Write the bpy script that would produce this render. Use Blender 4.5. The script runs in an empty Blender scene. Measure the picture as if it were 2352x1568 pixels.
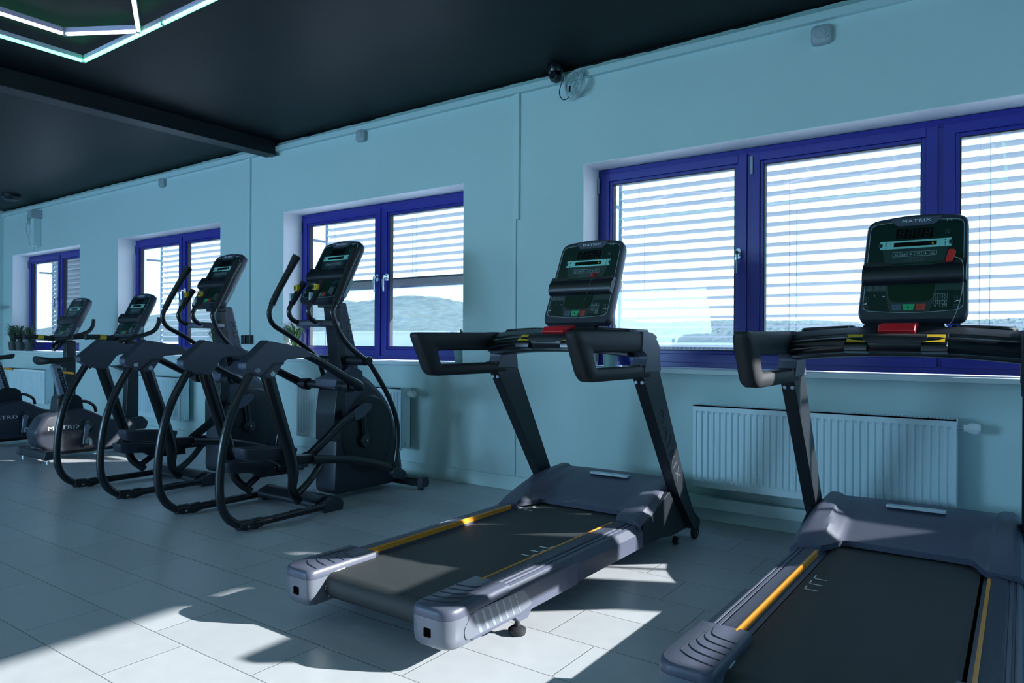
import bpy, bmesh, math, random
from math import sin, cos, pi, radians, sqrt, floor
from mathutils import Vector, Matrix
random.seed(7)
S = bpy.context.scene
COL = S.collection

# ------------------------------------------------------------------ camera, light, exposure
YAW, PITCH, ROLL = radians(35.4855), radians(0.004), radians(0.305)
cam_d = bpy.data.cameras.new('camera'); cam = bpy.data.objects.new('camera', cam_d); COL.objects.link(cam)
_f = Vector((-sin(YAW)*cos(PITCH), cos(YAW)*cos(PITCH), sin(PITCH)))
_r = Vector((cos(YAW), sin(YAW), 0)); _u = _r.cross(_f)
_r2 = _r*cos(ROLL)+_u*sin(ROLL); _u2 = -_r*sin(ROLL)+_u*cos(ROLL)
cam.matrix_world = Matrix(((_r2.x, _u2.x, -_f.x, 0), (_r2.y, _u2.y, -_f.y, 0), (_r2.z, _u2.z, -_f.z, 1.1), (0, 0, 0, 1)))
cam_d.sensor_width = 36; cam_d.lens = 36*1645.06/2352; cam_d.clip_start = .02; cam_d.clip_end = 6000
S.camera = cam

w = bpy.data.worlds.new('sky'); S.world = w; w.use_nodes = True
nt = w.node_tree; nt.nodes.clear()
out = nt.nodes.new('ShaderNodeOutputWorld'); bg = nt.nodes.new('ShaderNodeBackground')
tc = nt.nodes.new('ShaderNodeTexCoord'); sp = nt.nodes.new('ShaderNodeSeparateXYZ'); cr = nt.nodes.new('ShaderNodeValToRGB')
nt.links.new(tc.outputs['Generated'], sp.inputs[0]); nt.links.new(sp.outputs['Z'], cr.inputs[0])
cr.color_ramp.elements[0].position = 0.0; cr.color_ramp.elements[0].color = (.44, .66, .84, 1)
cr.color_ramp.elements[1].position = .5; cr.color_ramp.elements[1].color = (.38, .68, 1.05, 1)
nt.links.new(cr.outputs[0], bg.inputs[0]); bg.inputs[1].default_value = 3.0
nt.links.new(bg.outputs[0], out.inputs[0])

SUN_DIR = Vector((1.94, 1.01, 1.0)).normalized()      # towards the sun
sd = bpy.data.lights.new('sun', 'SUN'); sd.energy = 14; sd.angle = radians(.6); sd.color = (1, .95, .90)
so = bpy.data.objects.new('sun', sd); COL.objects.link(so)
so.rotation_euler = SUN_DIR.to_track_quat('Z', 'Y').to_euler(); so.location = (6, 8, 8)

def area(name, loc, direction, sx, sy, energy, color):
    l = bpy.data.lights.new(name, 'AREA'); l.shape = 'RECTANGLE'; l.size = sx; l.size_y = sy; l.energy = energy; l.color = color
    o = bpy.data.objects.new(name, l); COL.objects.link(o); o.location = loc
    o.rotation_euler = Vector(direction).to_track_quat('-Z', 'Z').to_euler()
    return o
FILLC = (.46, .84, 1.22)
for i, cx in enumerate((-10.0, -6.2, -2.4)):           # added fill lamps at the unseen rear windows, brightening wall and floor
    area('window_daylight', (cx, -5.35, 1.62), (0, 1, -.6), 2.6, 1.35, (68, 215, 2)[i], FILLC)

S.view_settings.view_transform = 'Standard'; S.view_settings.look = 'None'
S.view_settings.exposure = 0.08; S.view_settings.gamma = 1.0; S.view_settings.use_curve_mapping = False

# ------------------------------------------------------------------ materials
def mat(name, color, rough=.5, metal=0., spec=.5, bump=None, emis=None, noise=None, coat=0.):
    m = bpy.data.materials.new(name); m.use_nodes = True
    n = m.node_tree; b = n.nodes['Principled BSDF']
    b.inputs['Base Color'].default_value = (*color, 1); b.inputs['Roughness'].default_value = rough
    b.inputs['Metallic'].default_value = metal; b.inputs['Specular IOR Level'].default_value = spec
    b.inputs['Coat Weight'].default_value = coat
    if emis:
        b.inputs['Emission Color'].default_value = (*emis[0], 1); b.inputs['Emission Strength'].default_value = emis[1]
    if noise or bump:
        t = n.nodes.new('ShaderNodeTexCoord')
    if noise:                                           # (scale, amount): gentle unevenness of the surface
        nz = n.nodes.new('ShaderNodeTexNoise'); nz.inputs['Scale'].default_value = noise[0]; nz.inputs['Detail'].default_value = 4
        n.links.new(t.outputs['Object'], nz.inputs['Vector'])
        mx = n.nodes.new('ShaderNodeMix'); mx.data_type = 'RGBA'
        mx.inputs[6].default_value = (*[c*(1-noise[1]) for c in color], 1); mx.inputs[7].default_value = (*[min(1, c*(1+noise[1])) for c in color], 1)
        n.links.new(nz.outputs[0], mx.inputs[0]); n.links.new(mx.outputs[2], b.inputs['Base Color'])
    if bump:                                            # (kind, scale, strength)
        if bump[0] == 'noise':
            x = n.nodes.new('ShaderNodeTexNoise'); x.inputs['Scale'].default_value = bump[1]; x.inputs['Detail'].default_value = 3
        else:
            x = n.nodes.new('ShaderNodeTexWave'); x.inputs['Scale'].default_value = bump[1]; x.bands_direction = bump[0]
        n.links.new(t.outputs['Object'], x.inputs['Vector'])
        bp = n.nodes.new('ShaderNodeBump'); bp.inputs['Strength'].default_value = bump[2]; bp.inputs['Distance'].default_value = .002
        n.links.new(x.outputs[0] if bump[0] == 'noise' else x.outputs['Fac'], bp.inputs['Height']); n.links.new(bp.outputs[0], b.inputs['Normal'])
    return m

M = {}
M['wall'] = mat('wall_paint', (.56, .74, .75), .75, noise=(1.1, .05), bump=('noise', 60, .15))
M['trimw'] = mat('white_trim', (.57, .76, .77), .55)
M['trimg'] = mat('ceiling_edge_paint', (.34, .52, .50), .6)
M['reveal'] = mat('window_reveal_paint', (.92, .94, .98), .6)
M['ceiling'] = mat('black_ceiling_paint', (.0012, .0042, .0068), .5, spec=.18, noise=(2.5, .3), bump=('noise', 8, .25))
M['beam'] = mat('black_beam_paint', (.007, .010, .016), .5, spec=.4)
M['blue'] = mat('blue_window_frame', (.020, .022, .30), .32, spec=.5)
M['blued'] = mat('blue_frame_gasket', (.004, .005, .02), .5)
M['sill'] = mat('white_sill', (.70, .82, .86), .4)
M['rad'] = mat('radiator_enamel', (.66, .84, .90), .35)
M['chrome'] = mat('chrome', (.75, .8, .85), .15, 1.)
M['slat'] = mat('aluminium_slats', (.33, .36, .39), .5, .1)
M['cord'] = mat('blind_cord', (.35, .4, .42), .7)
M['black'] = mat('black_plastic', (.012, .016, .023), .38, noise=(3, .2))
M['blackm'] = mat('black_painted_metal', (.008, .011, .017), .26, spec=.6)
M['rubber'] = mat('black_rubber_grip', (.012, .015, .02), .6, bump=('noise', 400, .3))
M['greyp'] = mat('grey_plastic', (.078, .088, .135), .42, bump=('noise', 500, .12))
M['greyd'] = mat('dark_grey_plastic', (.030, .036, .055), .42)
M['silver'] = mat('silver_plastic', (.145, .165, .21), .35, .15)
M['silverl'] = mat('light_silver_plastic', (.24, .28, .36), .35, .1)
M['belt'] = mat('running_belt', (.034, .040, .044), .62, bump=('noise', 700, .5), noise=(6, .15))
M['tread'] = mat('ribbed_foot_rail', (.055, .065, .10), .45, bump=('DIAGONAL', 90, .8))
M['orange'] = mat('orange_strip', (.80, .32, .025), .4)
M['yellow'] = mat('yellow_label', (.75, .50, .02), .5)
M['white'] = mat('white_print', (.70, .78, .80), .5)
M['dim'] = mat('dim_print', (.16, .20, .22), .5)
M['panel'] = mat('console_glass_green', (.003, .018, .019), .35, spec=.35)
M['panelg'] = mat('console_grey_overlay', (.020, .038, .045), .3)
M['screen'] = mat('dark_display', (.004, .006, .007), .12, spec=.6)
M['screeng'] = mat('green_black_display', (.002, .020, .011), .4, spec=.3)
M['teal'] = mat('pale_teal_print', (.28, .66, .60), .45)
M['void'] = mat('dark_hole', (.002, .002, .003), 1., spec=0.)
M['green'] = mat('green_button', (.02, .42, .16), .45)
M['redb'] = mat('red_button', (.42, .05, .035), .45)
M['blueb'] = mat('slate_button', (.06, .11, .16), .45)
M['red'] = mat('red_plastic', (.70, .02, .03), .3)
M['led7'] = mat('yellow_led_glyph', (.4, .45, .02), .5, emis=((.7, .75, .05), .35))
M['faint'] = mat('faint_grey_print', (.045, .052, .070), .5)
M['pale'] = mat('pale_sticker', (.40, .52, .55), .5)
M['clear'] = mat('pale_translucent_plate', (.50, .60, .66), .12, coat=.6)
M['leaf'] = mat('plant_leaf', (.07, .17, .05), .5, noise=(9, .35))
M['leafd'] = mat('dark_plant_leaf', (.05, .12, .065), .5, noise=(9, .35))
M['pot'] = mat('dark_plant_pot', (.05, .065, .075), .5)
M['potl'] = mat('grey_green_plant_pot', (.20, .34, .33), .5)
M['soil'] = mat('potting_soil', (.02, .014, .01), .9)
M['ledw'] = mat('white_led_tube', (1, 1, 1), .4, emis=((.80, .78, 1.05), 2.6))
M['ledg'] = mat('green_led_tube', (1, 1, 1), .4, emis=((.10, 1.0, .36), 5.0))
M['ledbody'] = mat('led_tube_housing', (.55, .58, .75), .4)
M['joint'] = mat('clear_connector', (.35, .5, .5), .2, coat=.5)
M['cable'] = mat('pale_cable', (.45, .60, .62), .5)
M['device'] = mat('grey_device_shell', (.36, .44, .48), .5)
M['hill'] = mat('wooded_hill', (.066, .098, .106), .9, noise=(.03, .5))
M['hall'] = mat('pale_cladding', (.48, .47, .46), .8)
M['corr'] = mat('corrugated_grey_wall', (.07, .085, .10), .7)
M['ground'] = mat('pale_ground', (.62, .66, .74), .9, noise=(.02, .2))
M['bush'] = mat('bush_leaf', (.05, .08, .04), .8, noise=(2, .4))

def floor_mat():
    m = bpy.data.materials.new('grey_floor_tiles'); m.use_nodes = True
    n = m.node_tree; b = n.nodes['Principled BSDF']; L = n.links.new
    def mt(op, a, bb=None, c=None):
        x = n.nodes.new('ShaderNodeMath'); x.operation = op
        for i, v in enumerate((a, bb, c)):
            if v is None: continue
            if isinstance(v, (int, float)): x.inputs[i].default_value = v
            else: L(v, x.inputs[i])
        return x.outputs[0]
    g = n.nodes.new('ShaderNodeNewGeometry'); s = n.nodes.new('ShaderNodeSeparateXYZ'); L(g.outputs['Position'], s.inputs[0])
    TY, TX = .2895, .60
    yy = mt('DIVIDE', mt('SUBTRACT', s.outputs[1], 1.128), TY); row = mt('FLOOR', yy); fy = mt('FRACT', yy)
    xx = mt('SUBTRACT', mt('DIVIDE', mt('ADD', s.outputs[0], 2.458), TX), mt('MULTIPLY', row, 2/3)); fx = mt('FRACT', xx); colm = mt('FLOOR', xx)
    dy = mt('MULTIPLY', mt('MINIMUM', fy, mt('SUBTRACT', 1, fy)), TY); dx = mt('MULTIPLY', mt('MINIMUM', fx, mt('SUBTRACT', 1, fx)), TX)
    d = mt('MINIMUM', dx, dy); joint = mt('LESS_THAN', d, .0014)
    cmb = n.nodes.new('ShaderNodeCombineXYZ'); L(row, cmb.inputs[0]); L(colm, cmb.inputs[1])
    wn = n.nodes.new('ShaderNodeTexWhiteNoise'); L(cmb.outputs[0], wn.inputs[0])
    nz = n.nodes.new('ShaderNodeTexNoise'); nz.inputs['Scale'].default_value = 14; nz.inputs['Detail'].default_value = 6; L(g.outputs['Position'], nz.inputs[0])
    v = mt('ADD', mt('MULTIPLY', wn.outputs[0], .10), mt('ADD', mt('MULTIPLY', nz.outputs[0], .16), .86))
    hsv = n.nodes.new('ShaderNodeMix'); hsv.data_type = 'RGBA'; hsv.blend_type = 'MULTIPLY'; hsv.inputs[0].default_value = 1
    hsv.inputs[6].default_value = (.45, .475, .52, 1)
    c3 = n.nodes.new('ShaderNodeCombineXYZ'); [L(v, c3.inputs[i]) for i in range(3)]; L(c3.outputs[0], hsv.inputs[7])
    mx = n.nodes.new('ShaderNodeMix'); mx.data_type = 'RGBA'; L(joint, mx.inputs[0]); L(hsv.outputs[2], mx.inputs[6]); mx.inputs[7].default_value = (.11, .12, .12, 1)
    L(mx.outputs[2], b.inputs['Base Color'])
    L(mt('ADD', mt('MULTIPLY', nz.outputs[0], .14), .29), b.inputs['Roughness'])
    bp = n.nodes.new('ShaderNodeBump'); bp.inputs['Strength'].default_value = .4; bp.inputs['Distance'].default_value = .002
    h = mt('ADD', mt('MULTIPLY', mt('MINIMUM', mt('DIVIDE', d, .004), 1), 1.), mt('MULTIPLY', nz.outputs[0], .12)); L(h, bp.inputs['Height']); L(bp.outputs[0], b.inputs['Normal'])
    return m
M['floor'] = floor_mat()

def glass_mat():
    m = bpy.data.materials.new('window_glass'); m.use_nodes = True
    n = m.node_tree; n.nodes.clear(); L = n.links.new
    o = n.nodes.new('ShaderNodeOutputMaterial'); t = n.nodes.new('ShaderNodeBsdfTransparent'); g = n.nodes.new('ShaderNodeBsdfGlossy')
    f = n.nodes.new('ShaderNodeFresnel'); mx = n.nodes.new('ShaderNodeMixShader')
    t.inputs[0].default_value = (.95, .98, .98, 1); g.inputs[1 if 'Roughness' not in g.inputs else 'Roughness'].default_value = .015
    f.inputs[0].default_value = 1.5
    gm = n.nodes.new('ShaderNodeNewGeometry'); m1 = n.nodes.new('ShaderNodeMath'); m1.operation = 'SUBTRACT'; m1.inputs[0].default_value = 1; L(gm.outputs['Backfacing'], m1.inputs[1])
    m2 = n.nodes.new('ShaderNodeMath'); m2.operation = 'MULTIPLY'; L(f.outputs[0], m2.inputs[0]); L(m1.outputs[0], m2.inputs[1])
    L(m2.outputs[0], mx.inputs[0]); L(t.outputs[0], mx.inputs[1]); L(g.outputs[0], mx.inputs[2]); L(mx.outputs[0], o.inputs[0])
    return m
M['glass'] = glass_mat()

# ------------------------------------------------------------------ mesh helpers
def crom(P, n=6, closed=False):
    P = [Vector(p) for p in P]; R = []; N = len(P)
    rng = range(N) if closed else range(N-1)
    for i in rng:
        p0 = P[(i-1) % N] if (closed or i > 0) else P[0]*2-P[1]
        p1 = P[i]; p2 = P[(i+1) % N]
        p3 = P[(i+2) % N] if (closed or i+2 < N) else P[-1]*2-P[-2]
        for k in range(n):
            t = k/n
            R.append(.5*((2*p1)+(-p0+p2)*t+(2*p0-5*p1+4*p2-p3)*t*t+(-p0+3*p1-3*p2+p3)*t**3))
    if not closed: R.append(P[-1])
    return R

def roundpoly(P, r, n=4):
    """2D polygon with rounded corners; r a number or list"""
    N = len(P); R = []
    for i in range(N):
        a = Vector(P[i-1]); b = Vector(P[i]); c = Vector(P[(i+1) % N]); rr = r[i] if isinstance(r, (list, tuple)) else r
        if rr <= 0: R.append(b); continue
        u = (a-b); v = (c-b); lu, lv = u.length, v.length; u.normalize(); v.normalize()
        d = min(rr, lu*.48, lv*.48)
        for k in range(n+1):
            t = k/n; p = (b+u*d)*(1-t)**2+b*2*t*(1-t)+(b+v*d)*t*t
            R.append(p)
    return R

class MB:
    def __init__(s, oy=0., ox=0.): s.b = bmesh.new(); s.oy = oy; s.ox = ox
    def _v(s, p): return s.b.verts.new((p[0]-s.ox, p[1]-s.oy, p[2]))
    def face(s, P):
        return s.b.faces.new([s._v(p) for p in P])
    def box(s, x0, x1, y0, y1, z0, z1, rot=None, piv=None):
        P = [Vector((x, y, z)) for x in (x0, x1) for y in (y0, y1) for z in (z0, z1)]
        if rot is not None:
            c = Vector(piv) if piv else Vector(((x0+x1)/2, (y0+y1)/2, (z0+z1)/2)); P = [c+rot@(p-c) for p in P]
        v = [s._v(p) for p in P]
        for f in ((0, 1, 3, 2), (4, 6, 7, 5), (0, 4, 5, 1), (2, 3, 7, 6), (0, 2, 6, 4), (1, 5, 7, 3)): s.b.faces.new([v[i] for i in f])
        return s
    def prism(s, poly, a, b, axis='x'):
        """poly in the other two axes, extruded from a to b"""
        def mk(p, t):
            return {'x': (t, p[0], p[1]), 'y': (p[0], t, p[1]), 'z': (p[0], p[1], t)}[axis]
        A = [s._v(mk(p, a)) for p in poly]; B = [s._v(mk(p, b)) for p in poly]; n = len(poly)
        s.b.faces.new(A); s.b.faces.new(B[::-1])
        for i in range(n): s.b.faces.new((A[i], B[i], B[(i+1) % n], A[(i+1) % n]))
        return s
    def loft(s, rings, cap=True, closed=True):
        R = [[s._v(p) for p in r] for r in rings]; n = len(R[0])
        for i in range(len(R)-1):
            for k in range(n if closed else n-1):
                s.b.faces.new((R[i][k], R[i][(k+1) % n], R[i+1][(k+1) % n], R[i+1][k]))
        if cap and closed: s.b.faces.new(R[0][::-1]); s.b.faces.new(R[-1])
        return s
    def tube(s, P, r, res=10, smooth=6, closed=False, rb=None, up=(1, 0, 0)):
        """tube on points; r number or list per input point; rb = half-size across 'up'"""
        P = [Vector(p) for p in P]; n0 = len(P)
        if not isinstance(r, (list, tuple)): r = [r]*n0
        if smooth > 1 and n0 > 2:
            Q = crom(P, smooth, closed); m = smooth
            rad = []
            for i in range(len(Q)):
                k = i/m; a = int(floor(k)); t = k-a
                rad.append(r[a % n0]*(1-t)+r[min(a+1, n0-1) if not closed else (a+1) % n0]*t)
        else: Q = P; rad = list(r)
        ring = []; N = len(Q); upv = Vector(up)
        T0 = (Q[1]-Q[0]).normalized(); ref = upv if abs(T0.dot(upv)) < .95 else Vector((0, 0, 1))
        if abs(T0.dot(ref)) > .95: ref = Vector((0, 1, 0))
        nrm = (ref-T0*T0.dot(ref)).normalized()
        for i in range(N):
            if closed: T = (Q[(i+1) % N]-Q[i-1]).normalized()
            else: T = (Q[min(i+1, N-1)]-Q[max(i-1, 0)]).normalized()
            nrm = (nrm-T*T.dot(nrm)); nrm.normalize(); bn = T.cross(nrm)
            k = (rb/r[0]) if rb else 1
            ring.append([Q[i]+nrm*(rad[i]*cos(2*pi*j/res))+bn*(rad[i]*k*sin(2*pi*j/res)) for j in range(res)])
        if closed: ring.append(ring[0]); s.loft(ring, cap=False)
        else: s.loft(ring)
        return s
    def cyl(s, a, b, r, r2=None, res=18):
        a = Vector(a); b = Vector(b); r2 = r if r2 is None else r2; T = (b-a).normalized()
        ref = Vector((0, 0, 1)) if abs(T.z) < .9 else Vector((1, 0, 0)); n = T.cross(ref).normalized(); m = T.cross(n)
        return s.loft([[c+n*(q*cos(2*pi*j/res))+m*(q*sin(2*pi*j/res)) for j in range(res)] for c, q in ((a, r), (b, r2))])
    def lathe(s, prof, c=(0, 0, 0), axis='z', res=20):
        def mk(r, h, t):
            x, y = r*cos(t), r*sin(t)
            p = {'z': (x, y, h), 'x': (h, x, y), 'y': (x, h, y)}[axis]
            return (c[0]+p[0], c[1]+p[1], c[2]+p[2])
        return s.loft([[mk(max(r, 1e-4), h, 2*pi*j/res) for j in range(res)] for r, h in prof])
    def build(s, name, m, parent=None, bevel=0., seg=2, smooth=True, ang=35, loc=None, rot=None, recalc=True):
        if recalc: bmesh.ops.recalc_face_normals(s.b, faces=s.b.faces)
        me = bpy.data.meshes.new(name); s.b.to_mesh(me); s.b.free()
        me.materials.append(M[m] if isinstance(m, str) else m)
        if smooth:
            me.shade_smooth(); me.set_sharp_from_angle(angle=radians(ang))
        o = bpy.data.objects.new(name, me); COL.objects.link(o)
        if parent: o.parent = parent
        if loc: o.location = loc
        if rot: o.rotation_euler = rot
        if bevel:
            bm_ = o.modifiers.new('bevel', 'BEVEL'); bm_.width = bevel; bm_.segments = seg; bm_.limit_method = 'ANGLE'; bm_.angle_limit = radians(32)
            bm_.harden_normals = True
        return o

def text_mb(items, depth=.0006):
    """items: (string, matrix, size, xscale) -> MB of real lettering"""
    mb = MB()
    for st, mtx, size, xs in items:
        c = bpy.data.curves.new('lettering', 'FONT'); c.body = st; c.size = size; c.align_x = 'CENTER'; c.align_y = 'CENTER'; c.extrude = depth; c.resolution_u = 3
        c.space_character = 1.15
        o = bpy.data.objects.new('lettering', c); COL.objects.link(o)
        dg = bpy.context.evaluated_depsgraph_get(); me = bpy.data.meshes.new_from_object(o.evaluated_get(dg))
        me.transform(mtx @ Matrix.Diagonal((xs, 1, 1, 1))); mb.b.from_mesh(me)
        bpy.data.objects.remove(o); bpy.data.curves.remove(c); bpy.data.meshes.remove(me)
    return mb

def thing(name, label, cat, loc=(0, 0, 0), rotz=0., group=None):
    o = bpy.data.objects.new(name, None); COL.objects.link(o); o.location = loc; o.rotation_euler = (0, 0, rotz); o.empty_display_size = .1
    return tag(o, label, cat, group)
def tag(o, label, cat, group=None):
    o['label'] = label; o['category'] = cat
    if group: o['group'] = group
    return o
def struct(o): o['kind'] = 'structure'; return o
def copy_tree(o, parent=None):
    c = o.copy(); COL.objects.link(c); c.parent = parent
    for ch in list(o.children): copy_tree(ch, c)
    return c

# ------------------------------------------------------------------ the room
YW, YO = 4.335, 4.66          # inner and outer face of the window wall
XL, XR, YB, ZC = -12.5, 1.72, -5.5, 3.02
WZ0, WZ1 = .93, 2.335
OPEN = [(-2.49, 1.68), (-5.80, -3.56), (-9.02, -6.85), (-12.17, -10.03)]

def wall_with_holes(name, u0, u1, holes, a, b, axis, m='wall', z0=0, z1=ZC):
    us = sorted({u0, u1} | {h[0] for h in holes} | {h[1] for h in holes}); zs = sorted({z0, z1} | {h[2] for h in holes} | {h[3] for h in holes})
    mb = MB()
    def solid(i, k):
        if not (0 <= i < len(us)-1 and 0 <= k < len(zs)-1): return False
        uc = (us[i]+us[i+1])/2; zc = (zs[k]+zs[k+1])/2
        return not any(h[0] < uc < h[1] and h[2] < zc < h[3] for h in holes)
    def P(u, t, z): return (u, t, z) if axis == 'y' else (t, u, z)
    for i in range(len(us)-1):
        for k in range(len(zs)-1):
            if not solid(i, k): continue
            p, q, r, t = us[i], us[i+1], zs[k], zs[k+1]
            mb.face([P(p, a, r), P(q, a, r), P(q, a, t), P(p, a, t)]); mb.face([P(p, b, r), P(p, b, t), P(q, b, t), P(q, b, r)])
            if not solid(i-1, k): mb.face([P(p, a, r), P(p, a, t), P(p, b, t), P(p, b, r)])
            if not solid(i+1, k): mb.face([P(q, a, r), P(q, b, r), P(q, b, t), P(q, a, t)])
            if not solid(i, k-1): mb.face([P(p, a, r), P(p, b, r), P(q, b, r), P(q, a, r)])
            if not solid(i, k+1): mb.face([P(p, a, t), P(q, a, t), P(q, b, t), P(p, b, t)])
    bmesh.ops.remove_doubles(mb.b, verts=mb.b.verts, dist=1e-5)
    return struct(mb.build(name, m, smooth=False))

wall_with_holes('wall_front', XL-.3, XR+.12, [(a, b, WZ0-.03, WZ1) for a, b in OPEN], YW, YO, 'y')
wall_with_holes('wall_right', YB-.3, YW, [(2.6, 4.33, 1.43, 2.405)], XR, XR+.12, 'x')  # unseen opening, its edges set to shape the sun patch on the floor
wall_with_holes('wall_left', YB-.3, YW, [], XL-.3, XL, 'x')
wall_with_holes('wall_back', XL-.3, XR+.3, [(-11.4, -8.6, .9, 2.35), (-7.6, -4.8, .9, 2.35), (-3.8, -1., .9, 2.35)], YB-.3, YB, 'y')  # unseen openings added behind the camera for fill light
fl = MB(); fl.box(XL-.3, XR+.12, YB-.3, YO, -.2, 0); struct(fl.build('floor', 'floor', smooth=False))
ce = MB(); ce.box(XL-.3, XR+.12, YB-.3, YO, ZC, ZC+.2); struct(ce.build('ceiling', 'ceiling', smooth=False))

# black paint edge of the ceiling, running unevenly down the top of the wall
mb = MB(); n = 420; top = []; bot = []
for i in range(n+1):
    x = XL+(XR-XL)*i/n; d = .011+.003*sin(x*2.1)+.002*sin(x*9.3+1)+.002*sin(x*31)+random.uniform(-.0015, .0015)
    top.append(x); bot.append(ZC-max(.006, d))
for i in range(n):
    mb.face([(top[i], YW-.003, bot[i]), (top[i+1], YW-.003, bot[i+1]), (top[i+1], YW-.003, ZC), (top[i], YW-.003, ZC)])
    mb.face([(top[i], YW-.003, bot[i]), (top[i], YW, bot[i]), (top[i+1], YW, bot[i+1]), (top[i+1], YW-.003, bot[i+1])])
struct(mb.build('trim_1', 'ceiling', smooth=False, recalc=False))
mb = MB(); mb.box(XL, XR, YW-.0015, YW, 2.972, ZC); struct(mb.build('trim_11', 'trimg', smooth=False))
# cable duct under the ceiling, vertical ducts, baseboards
mb = MB(); mb.box(XL, XR, YW-.040, YW, 2.925, 2.972); struct(mb.build('trim_2', 'trimw', bevel=.003))
mb = MB(); mb.box(-3.075, -3.025, YW-.022, YW, 2.0, 2.928); mb.box(-3.072, -3.052, YW-.014, YW, .11, 2.0); struct(mb.build('trim_3', 'trimw', bevel=.003))
mb = MB(); mb.box(-6.36, -6.315, YW-.02, YW, 1.14, 2.928); struct(mb.build('trim_4', 'trimw', bevel=.003))
mb = MB(); mb.box(XL, XR, YW-.02, YW, 0, .105); struct(mb.build('baseboard_front', 'trimw', bevel=.003))
mb = MB(); mb.box(-1.75, XR, YW-.075, YW-.021, .085, .155); struct(mb.build('trim_5', 'trimw', bevel=.004))
mb = MB(); mb.box(XL, XL+.02, YB, YW-.02, 0, .105); struct(mb.build('baseboard_left', 'trimw', bevel=.003))
mb = MB(); mb.box(XR-.02, XR, YB, YW-.02, 0, .105); struct(mb.build('baseboard_right', 'trimw', bevel=.003))
mb = MB(); mb.box(-6.02, -5.88, YB, YW-.03, 2.90, ZC); mb.box(-6.03, -5.87, YB, YW-.03, 2.885, 2.90)
struct(mb.build('trim_6', 'beam', bevel=.002))
# pale lining of the reveals (front wall)
for i, (a, b) in enumerate(OPEN):
    mb = MB(); e = .004
    mb.box(a, a+e, YW+.001, 4.55, WZ0, WZ1-e); mb.box(b-e, b, YW+.001, 4.55, WZ0, WZ1-e); mb.box(a, b, YW+.001, 4.55, WZ1-e, WZ1)
    struct(mb.build('trim_%d' % (7+i), 'reveal', smooth=False))

# ------------------------------------------------------------------ windows
YF = 4.55
def handle_mesh(x, z, parent, m='chrome'):
    mb = MB(); y = YF-.012
    mb.prism(roundpoly([(x-.014, z-.032), (x+.014, z-.032), (x+.014, z+.032), (x-.014, z+.032)], .012), y, y-.012, 'y')
    mb.cyl((x, y-.01, z+.005), (x, y-.045, z+.005), .009)
    mb.tube([(x, y-.045, z+.012), (x, y-.052, z-.02), (x-.002, y-.05, z-.07), (x-.004, y-.044, z-.125)], [.010, .011, .010, .008], 10, 5)
    return mb.build('window_handle', m, parent)

def window(idx, a, b, mull, handles, y=YF):
    """a,b opening; mull: x of mullion centres"""
    root = bpy.data.objects.new('window_%d' % idx, None); COL.objects.link(root); root.location = (0, 0, 0); struct(root)
    z0, z1 = WZ0+.005, WZ1-.006; fw = .045
    fr = MB()
    fr.box(a+.004, a+.004+fw, y, y+.08, z0, z1); fr.box(b-.004-fw, b-.004, y, y+.08, z0, z1)
    fr.box(a+.004+fw, b-.004-fw, y, y+.08, z1-fw, z1); fr.box(a+.004+fw, b-.004-fw, y, y+.08, z0, z0+fw)
    for m in mull: fr.box(m-.022, m+.022, y, y+.08, z0+fw, z1-fw)
    fr.build('window_frame', 'blue', root, bevel=.003)
    xs = [a+.004+fw-.012]+[q for m in mull for q in (m-.012, m+.012)]+[b-.004-fw+.012]
    for k in range(0, len(xs), 2):
        p, q = xs[k], xs[k+1]; sw = .078; zz0, zz1 = z0+fw-.012, z1-fw+.012
        sa = MB(); yy = y-.012
        # stepped sash: outer lip and chamfered glazing bead
        for (i0, d0, i1, d1) in ((0, yy, .048, yy), (.048, yy+.004, sw, yy+.012)):
            pass
        def ringbox(o0, o1, ya, yb):
            sa.box(p+o0, p+o1, ya, yb, zz0+o0, zz1-o0); sa.box(q-o1, q-o0, ya, yb, zz0+o0, zz1-o0)
            sa.box(p+o1, q-o1, ya, yb, zz1-o1, zz1-o0); sa.box(p+o1, q-o1, ya, yb, zz0+o0, zz0+o1)
        ringbox(0, .056, yy, yy+.07); ringbox(.056, sw, yy+.012, yy+.06)
        s_ = sa.build('sash', 'blue', root, bevel=.0025)
        ga = MB(); sb = sa; sa = ga; ringbox(sw, sw+.006, yy+.016, yy+.058); ga.build('gasket', 'blued', s_)
        g = MB(); g.box(p+sw+.004, q-sw-.004, yy+.03, yy+.034, zz0+sw+.004, zz1-sw-.004); g.build('pane', 'glass', s_, smooth=False)
    for hx in handles: handle_mesh(hx, 1.665, root)
    for hx in [a+.012]+([mull[0]+.02] if idx == 1 else []):      # hinge covers
        h = MB(); h.cyl((hx, y-.02, z1-.17), (hx, y-.02, z1-.06), .008); h.cyl((hx, y-.02, z0+.03), (hx, y-.02, z0+.12), .008); h.build('hinge', 'device', root)
    si = MB(); si.box(a-.06, b+.06, YW-.055, YF+.0, WZ0-.028, WZ0); si.build('window_sill', 'sill', root, bevel=.004)
    return root
window(1, *OPEN[0], [-1.41, -.37, .70], [-1.47])
window(2, *OPEN[1], [-4.68], [-4.715, -4.60])
window(3, *OPEN[2], [-7.94], [-7.985, -7.875])
window(4, *OPEN[3], [-11.10], [-11.15])
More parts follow.
